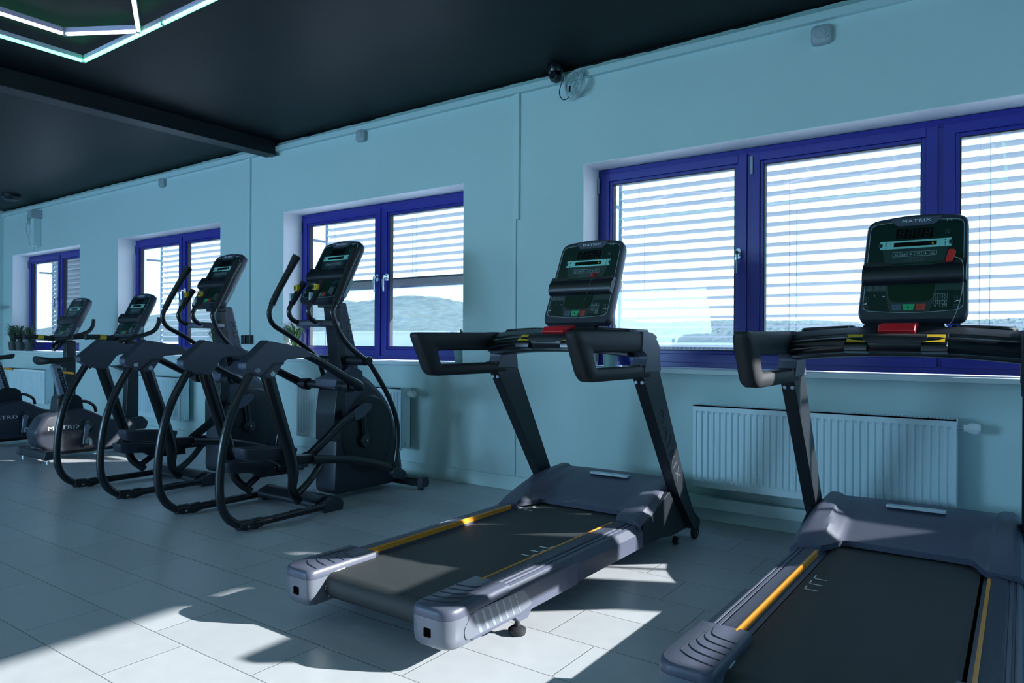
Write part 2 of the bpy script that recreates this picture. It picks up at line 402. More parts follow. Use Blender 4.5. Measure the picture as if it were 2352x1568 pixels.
# unseen added windows: right one sized for the sun patch, rear ones for fill
def unseen_window(idx, axis, t, u0, u1, z0, z1, mull):
    root = bpy.data.objects.new('window_%d' % idx, None); COL.objects.link(root); struct(root)
    f = MB(); g = MB()
    def bx(m_, a, b, c, d, th0, th1):
        if axis == 'y': m_.box(a, b, t+th0, t+th1, c, d)
        else: m_.box(t+th0, t+th1, a, b, c, d)
    for a, b, c, d in [(u0, u0+.03, z0, z1), (u1-.03, u1, z0, z1), (u0+.03, u1-.03, z0, z0+.05), (u0+.03, u1-.03, z1-.03, z1)]+[(m-.03, m+.03, z0+.05, z1-.03) for m in mull]:
        bx(f, a, b, c, d, -.03, .04)
    bx(g, u0+.03, u1-.03, z0+.05, z1-.03, 0, .005)
    f.build('window_frame', 'blue', root, bevel=.003); g.build('pane', 'glass', root, smooth=False)
unseen_window(5, 'x', XR+.05, 2.6, 4.33, 1.43, 2.405, [])
for i, (a, b) in enumerate([(-11.4, -8.6), (-7.6, -4.8), (-3.8, -1.)]): unseen_window(6+i, 'y', YB-.15, a, b, .9, 2.35, [(a+b)/2])

# ------------------------------------------------------------------ outside venetian blinds
def blind(x0, x1, zbot, label, group, tilt=-.17, zstack=None, y=4.85, raised=False, tape=None):
    root = thing('venetian_blind', label, 'blind', (x0, y, 0), 0, group)
    sl = MB(0, 0); pitch = .0672; wd = .080; L = x1-x0; z = 2.42
    zend = zbot+.02
    def slat(z, t, roll=True):
        # shallow curved slat with rolled edges, running the width of the blind
        pr = []
        for k in range(7):
            u = -wd/2+wd*k/6; pr.append((u, z+t*u+.004*(1-(2*u/wd)**2)))
        pr = pr+[(a, b-.0012) for a, b in pr[::-1]]
        sl.prism(pr, 0, L, 'x')
    while z > zend:
        slat(z, tilt+random.uniform(-.012, .012)); z -= pitch
    if zstack:
        for k in range(zstack): slat(zbot+.018+k*.0068, 0)
    sl.build('slats', 'slat', root, ang=60)
    br = MB(); br.box(0, L, -.04, .04, zbot-.008, zbot+.012); br.build('bottom_rail', 'slat', root, bevel=.003)
    hb = MB(); hb.box(0, L, -.06, .06, 2.45, 2.60); hb.build('head_box', 'slat', root)
    for xx_ in [v for v in (.16, .205, 1.22, 1.265, 2.25, 2.30) if v < L-.1]:
        c = MB(); c.tube([(xx_, -.043, zbot), (xx_, -.043, 2.45)], .0012, 5, 1); c.build('lift_cord', 'cord', root)
    for xx_ in (-.012, L+.012):
        g = MB(); g.box(xx_-.010, xx_+.010, -.012, .012, .86, 2.5); g.box(xx_-.008, xx_+.008, -(y-YO), 0, 2.09, 2.115); g.box(xx_-.008, xx_+.008, -(y-YO), 0, .99, 1.015)
        g.build('guide_rail', 'silverl', root, bevel=.002)
    return root
G = 'outside venetian blinds'
blind(-2.45, .735, .965, 'lowered aluminium blind outside the widest window, behind both treadmill consoles', G)
blind(.78, 1.64, 1.85, 'mostly raised blind at the right end of the widest window', G, zstack=10)  # added out of view; its height limits the sun coming through
blind(-5.77, -3.60, 1.60, 'half raised aluminium blind ending above the hills', G, zstack=10)
blind(-8.95, -6.92, .965, 'lowered aluminium blind behind the console of the farther elliptical', G)
blind(-12.08, -10.1, .965, 'lowered blind with steeply tilted slats outside the far left window', G, tilt=-.85)

# ------------------------------------------------------------------ radiators
def radiator(x0, x1, z0, z1, label, valve=True, yb=4.21):
    root = thing('radiator', label, 'radiator', ((x0+x1)/2, yb, 0), 0, 'white panel radiators under the windows')
    L = x1-x0; ox = (x0+x1)/2; mb = MB(yb, ox); y0 = yb-.05; n = max(8, int(L/.0365)); rows = 14
    # front plate with pressed vertical flutes
    step = L/(n+.6); X = []
    for i in range(n):
        c = x0+step*(i+.8)
        X += [(c-.012, 0), (c-.006, 1), (c+.006, 1), (c+.012, 0)]
    X = [(x0, 0)]+X+[(x1, 0)]
    Z = [(z0, 0), (z0+.035, 0), (z0+.05, 1), (z1-.05, 1), (z1-.035, 0), (z1, 0)]
    V = [[mb._v((x, y0-(-.011 if (a and b) else 0), z)) for x, a in X] for z, b in Z]
    for i in range(len(Z)-1):
        for k in range(len(X)-1): mb.b.faces.new((V[i][k], V[i][k+1], V[i+1][k+1], V[i+1][k]))
    mb.build('front_panel', 'rad', root, ang=20, recalc=False)
    s = MB(yb, ox); s.box(x0, x1, y0+.012, y0+.02, z0, z1-.005); s.box(x0, x0+.004, y0, yb+.07, z0, z1); s.box(x1-.004, x1, y0, yb+.07, z0, z1)
    s.box(x0, x1, yb+.06, yb+.07, z0, z1-.02); s.build('side_cover', 'rad', root, bevel=.002)
    g = MB(yb, ox); g.box(x0+.004, x1-.004, y0+.02, yb+.058, z1-.016, z1-.010); gn = int(L/.0165)
    for i in range(gn):
        xx_ = x0+.01+i*(L-.02)/gn; g.box(xx_, xx_+.008, y0+.008, yb+.062, z1-.006, z1-.001)
    g.box(x0, x1, y0, y0+.008, z1-.008, z1); g.box(x0, x1, yb+.062, yb+.07, z1-.008, z1); g.build('top_grille', 'rad', root)
    for bx_ in (x0+.2, x1-.2):
        b_ = MB(yb, ox); b_.box(bx_-.015, bx_+.015, yb+.07, YW-.001, z0+.05, z1-.05); b_.build('wall_bracket', 'rad', root)
    if valve:
        zz = z1-.045; v = MB(yb, ox); v.cyl((x1-.002, yb+.01, zz), (x1+.03, yb+.01, zz), .011); v.build('valve', 'chrome', root)
        h = MB(yb, ox); h.lathe([(.0, .028), (.018, .028), (.019, .045), (.024, .05), (.024, .09), (.021, .098), (0, .1)], (x1, yb+.01, zz), 'x', 24)
        for k in range(16):
            a = 2*pi*k/16; h.box(x1+.055, x1+.09, yb+.01+.024*cos(a)-.002, yb+.01+.024*cos(a)+.002, zz+.024*sin(a)-.002, zz+.024*sin(a)+.002)
        h.build('thermostat_head', 'white', root)
    v = MB(yb, ox); v.cyl((x1-.03, y0+.03, z0), (x1-.03, y0+.03, z0-.02), .012); v.lathe([(.006, 0), (.012, .004), (.012, .012), (0, .016)], (x1+.001, yb, z0+.03), 'x', 12); v.build('drain_valve', 'chrome', root)
radiator(-1.62, -.265, .235, .725, 'wide white radiator with vertical ribs between the two treadmills')
radiator(-5.36, -4.06, .235, .72, 'white radiator with knob half hidden behind the nearer elliptical')
radiator(-8.52, -7.32, .235, .70, 'white radiator seen between the legs of the farther elliptical', False)
radiator(-11.82, -10.62, .235, .69, 'white radiator behind the bike seats under the far window', False)

# ------------------------------------------------------------------ console shared by all machines
def T2(u, v, y=-.002): return Matrix.Translation((u, y, v)) @ Matrix.Rotation(pi/2, 4, 'X')
def make_console(root, loc, tilt, digits=True, shelf=True):
    """front face in the local XZ plane looking to -Y, v upwards"""
    W0, W1, H = .200, .190, .495
    outline = roundpoly([(-W0*.93, .0), (-W0, .035), (-W1, H-.004), (0, H+.022), (W1, H-.004), (W0, .035), (W0*.93, 0)], [.02, .03, .045, .1, .045, .03, .02], 5)
    def ring(s, dy, dv=0): return [(p[0]*s, dy, (p[1]-.25)*s+.25+dv) for p in outline]
    mb = MB(); mb.loft([ring(.975, 0), ring(1, .010), ring(1, .035), ring(.97, .06, .004), ring(.80, .085, .02)])
    c = mb.build('console', 'greyd', root, bevel=0, ang=40, loc=loc, rot=(-tilt, 0, 0))
    def sub(name, m_, f):
        q = MB(); f(q); return q.build(name, m_, c, smooth=False)
    F = -.0008
    def poly(q, P, y0=F, y1=.001): q.prism(P, y0, y1, 'y')
    def rect(q, u, v, w_, h_, y0=F): poly(q, [(u-w_/2, v-h_/2), (u+w_/2, v-h_/2), (u+w_/2, v+h_/2), (u-w_/2, v+h_/2)], y0)
    def rr(u0, v0, u1, v1, r): return roundpoly([(u0, v0), (u1, v0), (u1, v1), (u0, v1)], r)
    face_ = roundpoly([(-.183, .045), (0, .030), (.183, .045), (.176, H-.028), (0, H-.012), (-.176, H-.028)], [.03, .1, .03, .03, .1, .03], 5)
    sub('face_plate', 'panel', lambda q: poly(q, face_, -.0006))
    def outl(q):
        n_ = len(face_)
        for i in range(n_):
            a, b = face_[i], face_[(i+1) % n_]; 
            mid = (a+b)/2
            if mid[1] > H-.03 and abs(mid[0]) < .10: continue
            ca = Vector((a[0]*.99, (a[1]-.26)*.993+.26)); cb = Vector((b[0]*.99, (b[1]-.26)*.993+.26))
            poly(q, [a, b, cb, ca], -.0012, 0)
    sub('pale_outline', 'pale', outl)
    sub('name_plate', 'greyp', lambda q: poly(q, roundpoly([(-.098, H-.006), (-.078, H-.036), (-.066, H-.044), (.066, H-.044), (.078, H-.036), (.098, H-.006)], .006), -.006))
    t = text_mb([('MATRIX', T2(0, H-.023, -.0066), .019, 1.45)]); t.build('lettering', 'white', c, smooth=False)
    def ant(q):
        for s_ in (-1, 1):
            for r_ in (.005, .009): 
                for k in range(5):
                    a0 = -.8+1.6*k/5; a1 = -.8+1.6*(k+1)/5
                    poly(q, [(.122+s_*r_*cos(a0), H-.026+r_*sin(a0)), (.122+s_*(r_+.0015)*cos(a0), H-.026+(r_+.0015)*sin(a0)), (.122+s_*(r_+.0015)*cos(a1), H-.026+(r_+.0015)*sin(a1)), (.122+s_*r_*cos(a1), H-.026+r_*sin(a1))], -.0014)
        rect(q, .122, H-.026, .003, .003, -.0014)
    sub('radio_symbol', 'pale', ant)
    sub('number_display', 'screen', lambda q: poly(q, rr(-.075, .388, .065, .437, .004), -.0012))
    def seg(q):
        for d in range(4):
            cx = -.052+d*.032; cv = .413
            for (du, dv, w_, h_) in ((0, .018, .016, .0025), (0, 0, .016, .0025), (0, -.018, .016, .0025), (-.009, .009, .0025, .014), (.009, .009, .0025, .014), (-.009, -.009, .0025, .014), (.009, -.009, .0025, .014)):
                rect(q, cx+du+dv*.1, cv+dv, w_, h_, -.0016)
    if digits: sub('dim_digits', mat_dim8, seg)
    def square(q, u, v, w_, h_, th=.0011, y0=-.0014):
        rect(q, u, v+h_/2, w_, th, y0); rect(q, u, v-h_/2, w_, th, y0); rect(q, u-w_/2, v, th, h_, y0); rect(q, u+w_/2, v, th, h_, y0)
    sub('overlay_panel', 'panelg', lambda q: (poly(q, roundpoly([(-.108, .268), (.108, .268), (.126, .352), (-.126, .352)], .006), -.0010),
        poly(q, roundpoly([(-.060, .238), (.060, .238), (.075, .252), (.095, .252), (.095, .262), (-.095, .262), (-.095, .252), (-.075, .252)], .002), -.0009)))
    sub('message_bar', 'teal', lambda q: poly(q, [(-.133, .340), (.133, .340), (.133, .349), (.124, .351), (.124, .369), (.133, .371), (.133, .379), (-.133, .379), (-.133, .371), (-.124, .369), (-.124, .351), (-.133, .349)], -.0016))
    sub('message_display', 'screen', lambda q: poly(q, [(-.08, .349), (.08, .349), (.08, .370), (-.08, .370)], -.0022))
    def dots(q):
        for s_ in (-1, 1):
            for k in range(4): rect(q, s_*.092, .347+k*.0082, .002, .002, -.0022); rect(q, s_*.111, .347+k*.0082, .0045, .0035, -.0022)
        for k in range(3):
            pass
    sub('indicator_dots', 'screen', dots)
    sub('lit_glyph', 'led7', lambda q: [rect(q, .066-k*.001, .3565+k*.003, .006-k*.001, .0012, -.0026) for k in range(3)])
    def icons(q):
        for k in range(6): square(q, -.0675+k*.027, .312, .027, .021, .0012)
        for k in range(6):
            u = -.0675+k*.027
            if k in (0, 2, 5): square(q, u, .312, .008, .008, .0014)
            elif k == 1:
                for s_ in (-1, 1): poly(q, [(u+s_*.004-.004, .308), (u+s_*.004+.004, .308), (u+s_*.004, .316)], -.0014)
            elif k == 3: rect(q, u-.004, .311, .002, .006, -.0014); rect(q, u, .314, .008, .0015, -.0014); rect(q, u+.004, .311, .002, .006, -.0014)
            else: poly(q, [(u-.004, .308), (u+.004, .308), (u, .318)], -.0014)
    sub('program_keys', 'pale', icons)
    def pm(q):
        for k in range(3): square(q, -.025+k*.025, .287, .024, .016, .0006)
        rect(q, -.025, .287, .007, .0014, -.0014); rect(q, .025, .287, .007, .0014, -.0014); rect(q, .025, .287, .0014, .007, -.0014)
        poly(q, [(-.004, .287), (-.001, .284), (.005, .291), (-.001, .2865)], -.0014)
        for s_, u, v in ((1, -.173, .100), (0, -.173, .060), (1, .162, .100), (0, .162, .060)):
            square(q, u, v, .022, .017, .0007); rect(q, u, v, .008, .0013, -.0014)
            if s_: rect(q, u, v, .0013, .008, -.0014)
        square(q, .118, .412, .016, .015, .0007); rect(q, .118, .412, .005, .006, -.0014)
        for s_ in (-1, 1): square(q, s_*.131, .360, .014, .014, .0007, -.002)
    sub('adjust_keys', 'dim', pm)
    # lower keyboard
    sub('lower_overlay', 'panelg', lambda q: (poly(q, [(-.178, .135), (.176, .135), (.178, .165), (-.180, .165)], -.0010), poly(q, roundpoly([(-.080, .036), (.064, .036), (.088, .125), (.088, .14), (-.098, .14), (-.098, .125)], .003), -.0011)))
    sub('track_display', 'screeng', lambda q: poly(q, roundpoly([(-.068, .084), (.055, .084), (.075, .10), (.082, .165), (-.092, .165), (-.086, .10)], [.012, .012, .01, .001, .001, .01]), -.0016))
    def btn(u0, u1, s0, s1): return lambda q: poly(q, [(u0+s0, .045), (u1-s1, .045), (u1, .073), (u0, .073)], -.0022)
    sub('pause_button', 'blueb', btn(-.072, -.037, .003, .000)); sub('start_button', 'green', btn(-.033, .013, .006, .006)); sub('stop_button', 'redb', btn(.017, .053, .000, .004))
    sub('pause_symbol', 'panel', lambda q: (rect(q, -.056, .059, .0014, .008, -.0026), rect(q, -.052, .059, .0014, .008, -.0026)))
    sub('start_symbol', 'panel', lambda q: poly(q, [(-.014, .053), (-.006, .059), (-.014, .065)], -.0026))
    sub('stop_symbol', 'panel', lambda q: square(q, .034, .059, .009, .009, .0008, -.0026))
    items = []
    for k, ch in enumerate('123456789'): items.append((ch, T2(.085+(k % 3)*.0165, .110-(k//3)*.0155, -.0012), .0095, 1))
    items.append(('0', T2(.1015, .0635, -.0012), .0095, 1))
    t = text_mb(items, .0004); q = t
    for k in range(9): square(q, .085+(k % 3)*.0165, .110-(k//3)*.0155, .0155, .0145, .0005, -.0014)
    square(q, .118, .0635, .0135, .0125, .0012, -.0016); poly(q, [(.1145, .0640), (.117, .0605), (.1225, .0665), (.117, .0625)], -.0016); rect(q, .085, .0635, .006, .003, -.0014)
    q.build('number_keys', 'pale', c, smooth=False)
    def lab(q):
        for cc in range(3):
            rect(q, -.160+cc*.026, .160, .019, .0016, -.0014)
            for r_ in range(6): rect(q, -.160+cc*.026, .156-r_*.0028, .021, .0007, -.0014)
    sub('warning_text', 'dim', lab)
    def sig(q):
        for k in range(4): rect(q, -.178+k*.0035, .078+k*.0010, .0026, .003+k*.0022, -.0014)
        for k in range(6):
            a0 = .3+2.5*k/6; a1 = .3+2.5*(k+1)/6
            poly(q, [(.162+.008*cos(a0), .076+.008*sin(a0)), (.162+.011*cos(a0), .076+.011*sin(a0)), (.162+.011*cos(a1), .076+.011*sin(a1)), (.162+.008*cos(a1), .076+.008*sin(a1))], -.0014)
        rect(q, -.140, .117, .002, .007, -.0014); rect(q, -.105, .112, .008, .0035, -.0014)
    sub('speed_symbols', 'white', sig)
    # reading shelf: a dark curved trough across the front
    q = MB(); prof = [(.0, .168), (-.018, .170), (-.032, .183), (-.037, .205), (-.033, .230), (-.026, .243), (-.022, .236), (-.027, .222), (-.027, .205), (-.019, .190), (0, .188)]
    q.prism(prof, -.184, .184, 'x')
    q.prism([(0, .166), (-.022, .168), (-.034, .186), (-.038, .215), (-.022, .256), (0, .262)], -.190, -.184, 'x'); q.prism([(0, .166), (-.022, .168), (-.034, .186), (-.038, .215), (-.022, .256), (0, .262)], .184, .190, 'x')
    for s_ in (-1, 1):
        q.prism([(s_*.184, .240), (s_*.075, .240), (s_*.090, .256), (s_*.184, .259)], -.033, -.026, 'y')
    q.build('reading_shelf', 'black', c, ang=50)
    return c
mat_dim8 = mat('unlit_digits', (.008, .012, .013), .4)

# ------------------------------------------------------------------ treadmill
def make_treadmill(cx, dy, label, marks):
    Y0 = 2.85; R = thing('treadmill', label, 'treadmill', (cx, Y0+dy, 0), 0, 'black and silver treadmills facing the window')
    N = lambda: MB(Y0)
    # base frame under the deck
    q = N()
    for s in (-1, 1): q.box(s*.36-.03, s*.36+.03, 1.95, 3.82, .07, .17)
    q.box(-.36, .36, 2.10, 2.18, .07, .12); q.box(-.36, .36, 3.55, 3.63, .05, .12); q.box(-.30, .30, 1.92, 1.95, .07, .10)
    q.build('base_frame', 'black', R, bevel=.004)
    # running belt with its rear and front roller
    q = N(); P = []
    for k in range(9):
        a = pi/2+pi*k/8; P.append((1.895+.048*cos(a), .142+.048*sin(a)))
    P += [(3.60, .094), (3.60, .190)]
    q.prism(P, -.275, .275, 'x'); belt = q.build('running_belt', 'belt', R, ang=40)
    q = N()
    for sx, y_, n_ in marks:
        for k in range(n_):
            x = sx*.252; y = y_+k*.072
            q.box(min(x, x-sx*.050), max(x, x-sx*.050), y, y+.006, .190, .1912); q.box(min(x, x-sx*.005), max(x, x-sx*.005), y, y+.045, .190, .1912)
    q.build('stride_marks', 'white', belt, smooth=False)
    q = N(); q.tube([(-.262, 1.95, .19), (-.258, 1.885, .184), (-.255, 1.850, .145), (-.26, 1.87, .10)], .0035, 6, 4); q.build('belt_edge_line', 'pale', belt)
    for s in (-1, 1):
        # side rail
        pr = [(.425, .090), (.428, .165), (.408, .198), (.398, .203), (.392, .203), (.390, .199), (.385, .199), (.383, .205), (.372, .206), (.370, .202), (.365, .202), (.363, .208), (.312, .213), (.302, .211), (.299, .186), (.285, .182), (.285, .09)]
        q = N(); q.prism([(s*a, b) for a, b in pr], 2.0, 3.42, 'y'); q.build('side_rail', 'greyp', R, ang=25)
        q = N(); q.prism([(s*.362, .2085), (s*.314, .2145), (s*.314, .2155), (s*.362, .2095)], 2.12, 3.20, 'y'); q.build('ribbed_tread', 'tread', R, smooth=False)
        q = N(); q.prism([(s*.313, .205), (s*.313, .217), (s*.307, .219), (s*.301, .215), (s*.299, .196), (s*.305, .196)], 2.10, 3.15, 'y'); q.build('orange_edge_strip', 'orange', R, ang=40)
        # rear end cap with stepped top
        out_ = roundpoly([(.262, 1.775), (.432, 1.775), (.436, 1.90), (.430, 2.12), (.262, 2.12)], [.035, .07, .05, .0, .0], 6)
        def rg(sc, z, yo=0): return [(s*(.345+(p[0]-.345)*sc), (p[1]-2.12)*(1 if sc == 1 else (1-(1-sc)*.35))+2.12+yo, z) for p in out_]
        q = N(); q.loft([rg(.86, .080), rg(.95, .092), rg(.99, .115), rg(1, .15), rg(1.0, .182)]); q.build('rear_cap', 'silver', R, ang=50)
        q = N(); q.prism(roundpoly([(1.885, .088), (1.870, .182), (2.60, .182), (2.60, .088)], [.03, .01, 0, 0]), s*.4362, s*.330, 'x'); q.build('flank_cover', 'greyp', R, bevel=.002)
        q = N(); q.loft([rg(1.0, .183), rg(1.005, .187), rg(1.0, .202), rg(.96, .213), rg(.90, .217)])
        cp = q.build('rear_cap_top', 'greyp', R, ang=40)
        q = N()
        for k in range(5):                                  # raised chevron steps
            y = 1.85+k*.046; w_ = .375-k*.006
            q.tube([(s*.275, y-.03, .2155), (s*.345, y-.012, .2165), (s*(w_+.012), y+.018, .2155), (s*(w_+.018), y+.05, .2150), (s*(w_+.018), 2.118, .2135)], .0035, 6, 3)
        q.build('cap_ridge', 'greyd', cp)
        q = N(); q.prism(roundpoly([(s*.325, .118), (s*.355, .118), (s*.355, .148), (s*.325, .148)], .004), 1.7735, 1.781, 'y'); q.build('cap_slot', 'void', R, smooth=False)  # flat plate; the shade inside the slot is put into its black colour
        # striped badge on the flank
        xs_ = s*.4365
        q = N(); q.prism(roundpoly([(1.86, .100), (2.20, .098), (2.26, .11), (2.20, .178), (1.90, .185), (1.85, .14)], .02), xs_-s*.004, xs_, 'x'); bd = q.build('flank_badge', 'silver', R, smooth=False)
        q = N()
        for k in range(7):
            y = 1.935+k*.040; wd = .017-.0018*k
            q.prism([(y, .103), (y+wd, .103), (y+wd-.035, .178), (y-.035, .178)], xs_, xs_+s*.0008, 'x')
        q.build('badge_stripes', 'silverl', bd, smooth=False)
        # levelling foot
        for fy, m_ in ((2.21, 0),):
            q = N(); q.cyl((s*.40, fy, .03), (s*.40, fy, .092), .010); q.lathe([(.0, 0), (.030, 0), (.034, .008), (.034, .02), (.020, .030), (.0, .032)], (s*.40, fy, 0), 'z', 20); q.build('levelling_foot', 'rubber', R)
            q = N(); q.prism([(fy-.06, .09), (fy+.06, .09), (fy+.03, .06), (fy-.03, .06)], s*.40-.03, s*.40+.03, 'x'); q.build('foot_bracket', 'greyp', R, bevel=.003)
        # front hull side, wheel
        q = N(); q.prism([(3.25, .092), (3.25, .20), (3.55, .31), (3.80, .30), (3.93, .12), (3.90, .07), (3.60, .07), (3.45, .092)], s*.34, s*.432, 'x'); q.build('front_hull', 'black', R, bevel=.006)
        for wy, wr in ((3.87, .036), (3.70, .022)):
            q = N(); q.lathe([(.0, -.014), (wr*.6, -.014), (wr*.9, -.012), (wr, -.006), (wr, .006), (wr*.9, .012), (wr*.6, .014), (wr*.3, .010), (.0, .010)], (s*.452 if wy > 3.8 else s*.41, wy, wr), 'x', 22)
            wh = q.build('transport_wheel', 'rubber', R)
            q = N(); q.lathe([(0, -.016), (.007, -.016), (.007, .016), (0, .016)], (s*.452 if wy > 3.8 else s*.41, wy, wr), 'x', 12); q.build('axle', 'chrome', wh)
        # leaning upright
        q = N(); q.prism(roundpoly([(3.125, .99), (3.335, .99), (3.80, .18), (3.925, .10), (3.92, .055), (3.84, .055), (3.60, .30)], [.01, .01, .03, .03, .02, .03, .05]), s*.405, s*.463, 'x'); up_ = q.build('upright', 'black', R, bevel=.008, seg=3)
        q = N(); q.box(s*.410 if s > 0 else -.458, s*.458 if s > 0 else -.410, 3.0, 3.0001, 0, 0.0001); q.b.clear()
        ang_ = math.atan2(.99-.18, 3.23-3.72)
        tm = Matrix.Translation((s*.4642, 3.49-Y0, .565)) @ Matrix(((0, 0, s, 0), (s, 0, 0, 0), (0, 1, 0, 0), (0, 0, 0, 1))) @ Matrix.Rotation((-1 if s > 0 else 1)*radians(59.5), 4, 'Z')
        t = text_mb([('MATRIX', tm, .085, 1.35)], .0004); t.build('lettering', 'faint', up_, smooth=False)
        for bx_ in (-.012, .02):
            q = N(); q.lathe([(0, 3.118), (.008, 3.118), (.008, 3.13), (0, 3.13)], (s*.434+bx_, .052, .905), 'y', 12); q.build('bolt', 'silverl', up_)
        # shoulder above the upright
        q = N(); q.prism(roundpoly([(3.155, .955), (3.35, .955), (3.33, 1.09), (3.25, 1.147), (3.14, 1.152), (3.13, 1.06), (3.19, 1.035)], [.01, .01, .03, .04, .01, .01, .02]), s*.398, s*.474, 'x'); q.build('shoulder', 'greyp', R, bevel=.012, seg=3)
        # closed loop side handle
        q = N(); outer = roundpoly([(2.512, 1.142), (3.22, 1.150), (3.25, .928), (2.625, .928)], [.035, .005, .005, .055], 6)
        inner = roundpoly([(2.675, 1.054), (3.19, 1.052), (3.20, .986), (2.700, .986)], [.018, .005, .005, .015], 6)
        n_ = len(outer)
        rings = [[(s*x_, c_[0]+(o_[0]-c_[0])*k, c_[1]+(o_[1]-c_[1])*k) for c_, o_ in zip([(a+b)/2 for a, b in zip(outer, inner)], lp)] for lp, x_, k in ((outer, .402, .72), (outer, .414, 1), (outer, .458, 1), (outer, .470, .72), (inner, .470, .72), (inner, .458, 1), (inner, .414, 1), (inner, .402, .72), (outer, .402, .72))]
        q.loft(rings, cap=False); bmesh.ops.remove_doubles(q.b, verts=q.b.verts, dist=1e-5)
        q.build('grip_loop', 'rubber', R, ang=60)
        q = N(); q.prism(roundpoly([(2.72, .930), (3.17, .927), (3.17, .984), (2.72, .984)], .006), s*.425, s*.455, 'x'); q.build('lower_handle_bar', 'greyp', R, bevel=.008, seg=3)
    # motor hood
    q = N(); nx, ny = 60, 22; grid = []
    def sm(a, b, x): t = max(0, min(1, (x-a)/(b-a))); return t*t*(3-2*t)
    for j in range(ny+1):
        t = j/ny; row = []
        for i in range(nx+1):
            x = -.432+.864*i/nx; ax = abs(x); c_ = 1-sm(.235, .305, ax)
            yr = 3.21+.165*c_; yf = 3.80+.03*(1-(x/.43)**2)
            y = yr+(yf-yr)*t; cre = .290+.045*t; fl_ = sm(cre-.018, cre+.006, ax)
            zc = .222+.115*(sin(t*pi/2)**1.1); zf = .226+.125*t**.9+.028*sin(t*pi)
            z = zc*(1-fl_)+zf*fl_
            z -= .05*t*sm(.375, .432, ax)+.03*sm(.40, .432, ax)
            row.append((x, y, z))
        grid.append(row)
    front = [(p[0]*.985, p[1]+.09, .12) for p in grid[-1]]; mid_ = [(p[0], p[1]+.045, p[2]-.045) for p in grid[-1]]
    lip = [(p[0], p[1]+.004, p[2]-.026) for p in grid[0]]
    q.loft([lip]+grid+[mid_, front], closed=False, cap=False)
    hd = q.build('motor_hood', 'greyp', R, ang=28)
    q = N(); q.prism(roundpoly([(-.12, 3.68), (.13, 3.68), (.125, 3.725), (-.115, 3.725)], .012), .330, .3415, 'z'); q.build('hood_plate', 'clear', hd, bevel=.003)
    # dash
    def arc(x): return .022*(1-(x/.40)**2)
    q = N(); rings = []
    for i in range(17):
        x = -.405+.81*i/16; a = arc(x)
        rings.append([(x, 3.12-a*.8, 1.030+a), (x, 3.115-a*.8, 1.12+a), (x, 3.16, 1.148+a), (x, 3.40, 1.150+a), (x, 3.46+a, 1.13+a), (x, 3.44+a, 1.085+a), (x, 3.20, 1.025+a)])
    q.loft(rings); ds = q.build('dash', 'black', R, bevel=.006)
    for s in (-1, 1):                                        # cup trays, raised rim
        q = N(); q.tube([(s*.20, 3.20, 1.166), (s*.36, 3.19, 1.158), (s*.385, 3.30, 1.156), (s*.36, 3.41, 1.158), (s*.20, 3.42, 1.166), (s*.185, 3.31, 1.167)], .009, 8, 5, closed=True); q.build('tray_rim', 'blackm', ds)
    q = N(); q.tube([(-.40, 3.09, 1.078), (-.2, 3.055, 1.092), (0, 3.045, 1.098), (.2, 3.055, 1.092), (.40, 3.09, 1.078)], .032, 14, 6); hb = q.build('front_handlebar', 'blackm', R)
    q = N(); q.tube([(-.11, 3.048, 1.104), (0, 3.045, 1.106), (.11, 3.048, 1.104)], .0325, 14, 4); q.build('foam_grip', 'rubber', hb)
    for s in (-1, 1):
        q = N(); q.prism(roundpoly([(3.000, 1.070), (3.002, 1.094), (3.012, 1.102), (3.075, 1.140), (3.10, 1.10), (3.05, 1.06)], .004), s*.092, s*.178, 'x'); pd = q.build('pulse_grip', 'blackm', hb, bevel=.005)
        q = N(); L0, L1 = Vector((3.014, 1.1048)), Vector((3.062, 1.1338)); nn = Vector((-.517, .856))
        def lp(m_, x0, x1, t0, t1, h):
            a_, b_ = L0.lerp(L1, t0)+nn*.0012, L0.lerp(L1, t1)+nn*.0012
            m_.prism([a_, b_, b_+nn*h, a_+nn*h], x0, x1, 'x')
        lp(q, s*.101, s*.169, 0, 1, .0012); q.build('warning_label', 'yellow', pd, smooth=False)
        q = N(); lp(q, s*.115, s*.155, .30, .62, .0018); q.build('label_symbol', 'screen', pd, smooth=False)
    q = N(); q.prism([(3.075, 1.150), (3.10, 1.178), (3.20, 1.186), (3.20, 1.16), (3.10, 1.135)], -.065, .065, 'x'); q.build('stop_paddle', 'red', R, bevel=.005)
    q = N(); q.box(-.055, .055, 3.09, 3.12, 1.10, 1.14); q.build('paddle_mount', 'black', R, bevel=.003)
    q = N(); q.loft([[(-a, b0, z), (a, b0, z), (a, b1, z), (-a, b1, z)] for a, b0, b1, z in ((.16, 3.24, 3.40, 1.15), (.145, 3.27, 3.38, 1.185), (.135, 3.29, 3.39, 1.23))]); q.build('console_neck', 'blackm', R, bevel=.008)
    c = make_console(R, (.03, 3.245-Y0, 1.196), radians(24))
    return R, c

TM1, con1 = make_treadmill(-1.945, 0., 'black treadmill with silver rear end caps standing between ellipticals and the cropped treadmill', ((1, 2.52, 3), (-1, 3.20, 2)))
TM1['label'] = 'whole treadmill with sunlit belt in the middle of the floor'
TM2, con2 = make_treadmill(-.405, .09, 'treadmill cut off by the bottom right corner of the photo, large dark belt', ((-1, 2.70, 3),))
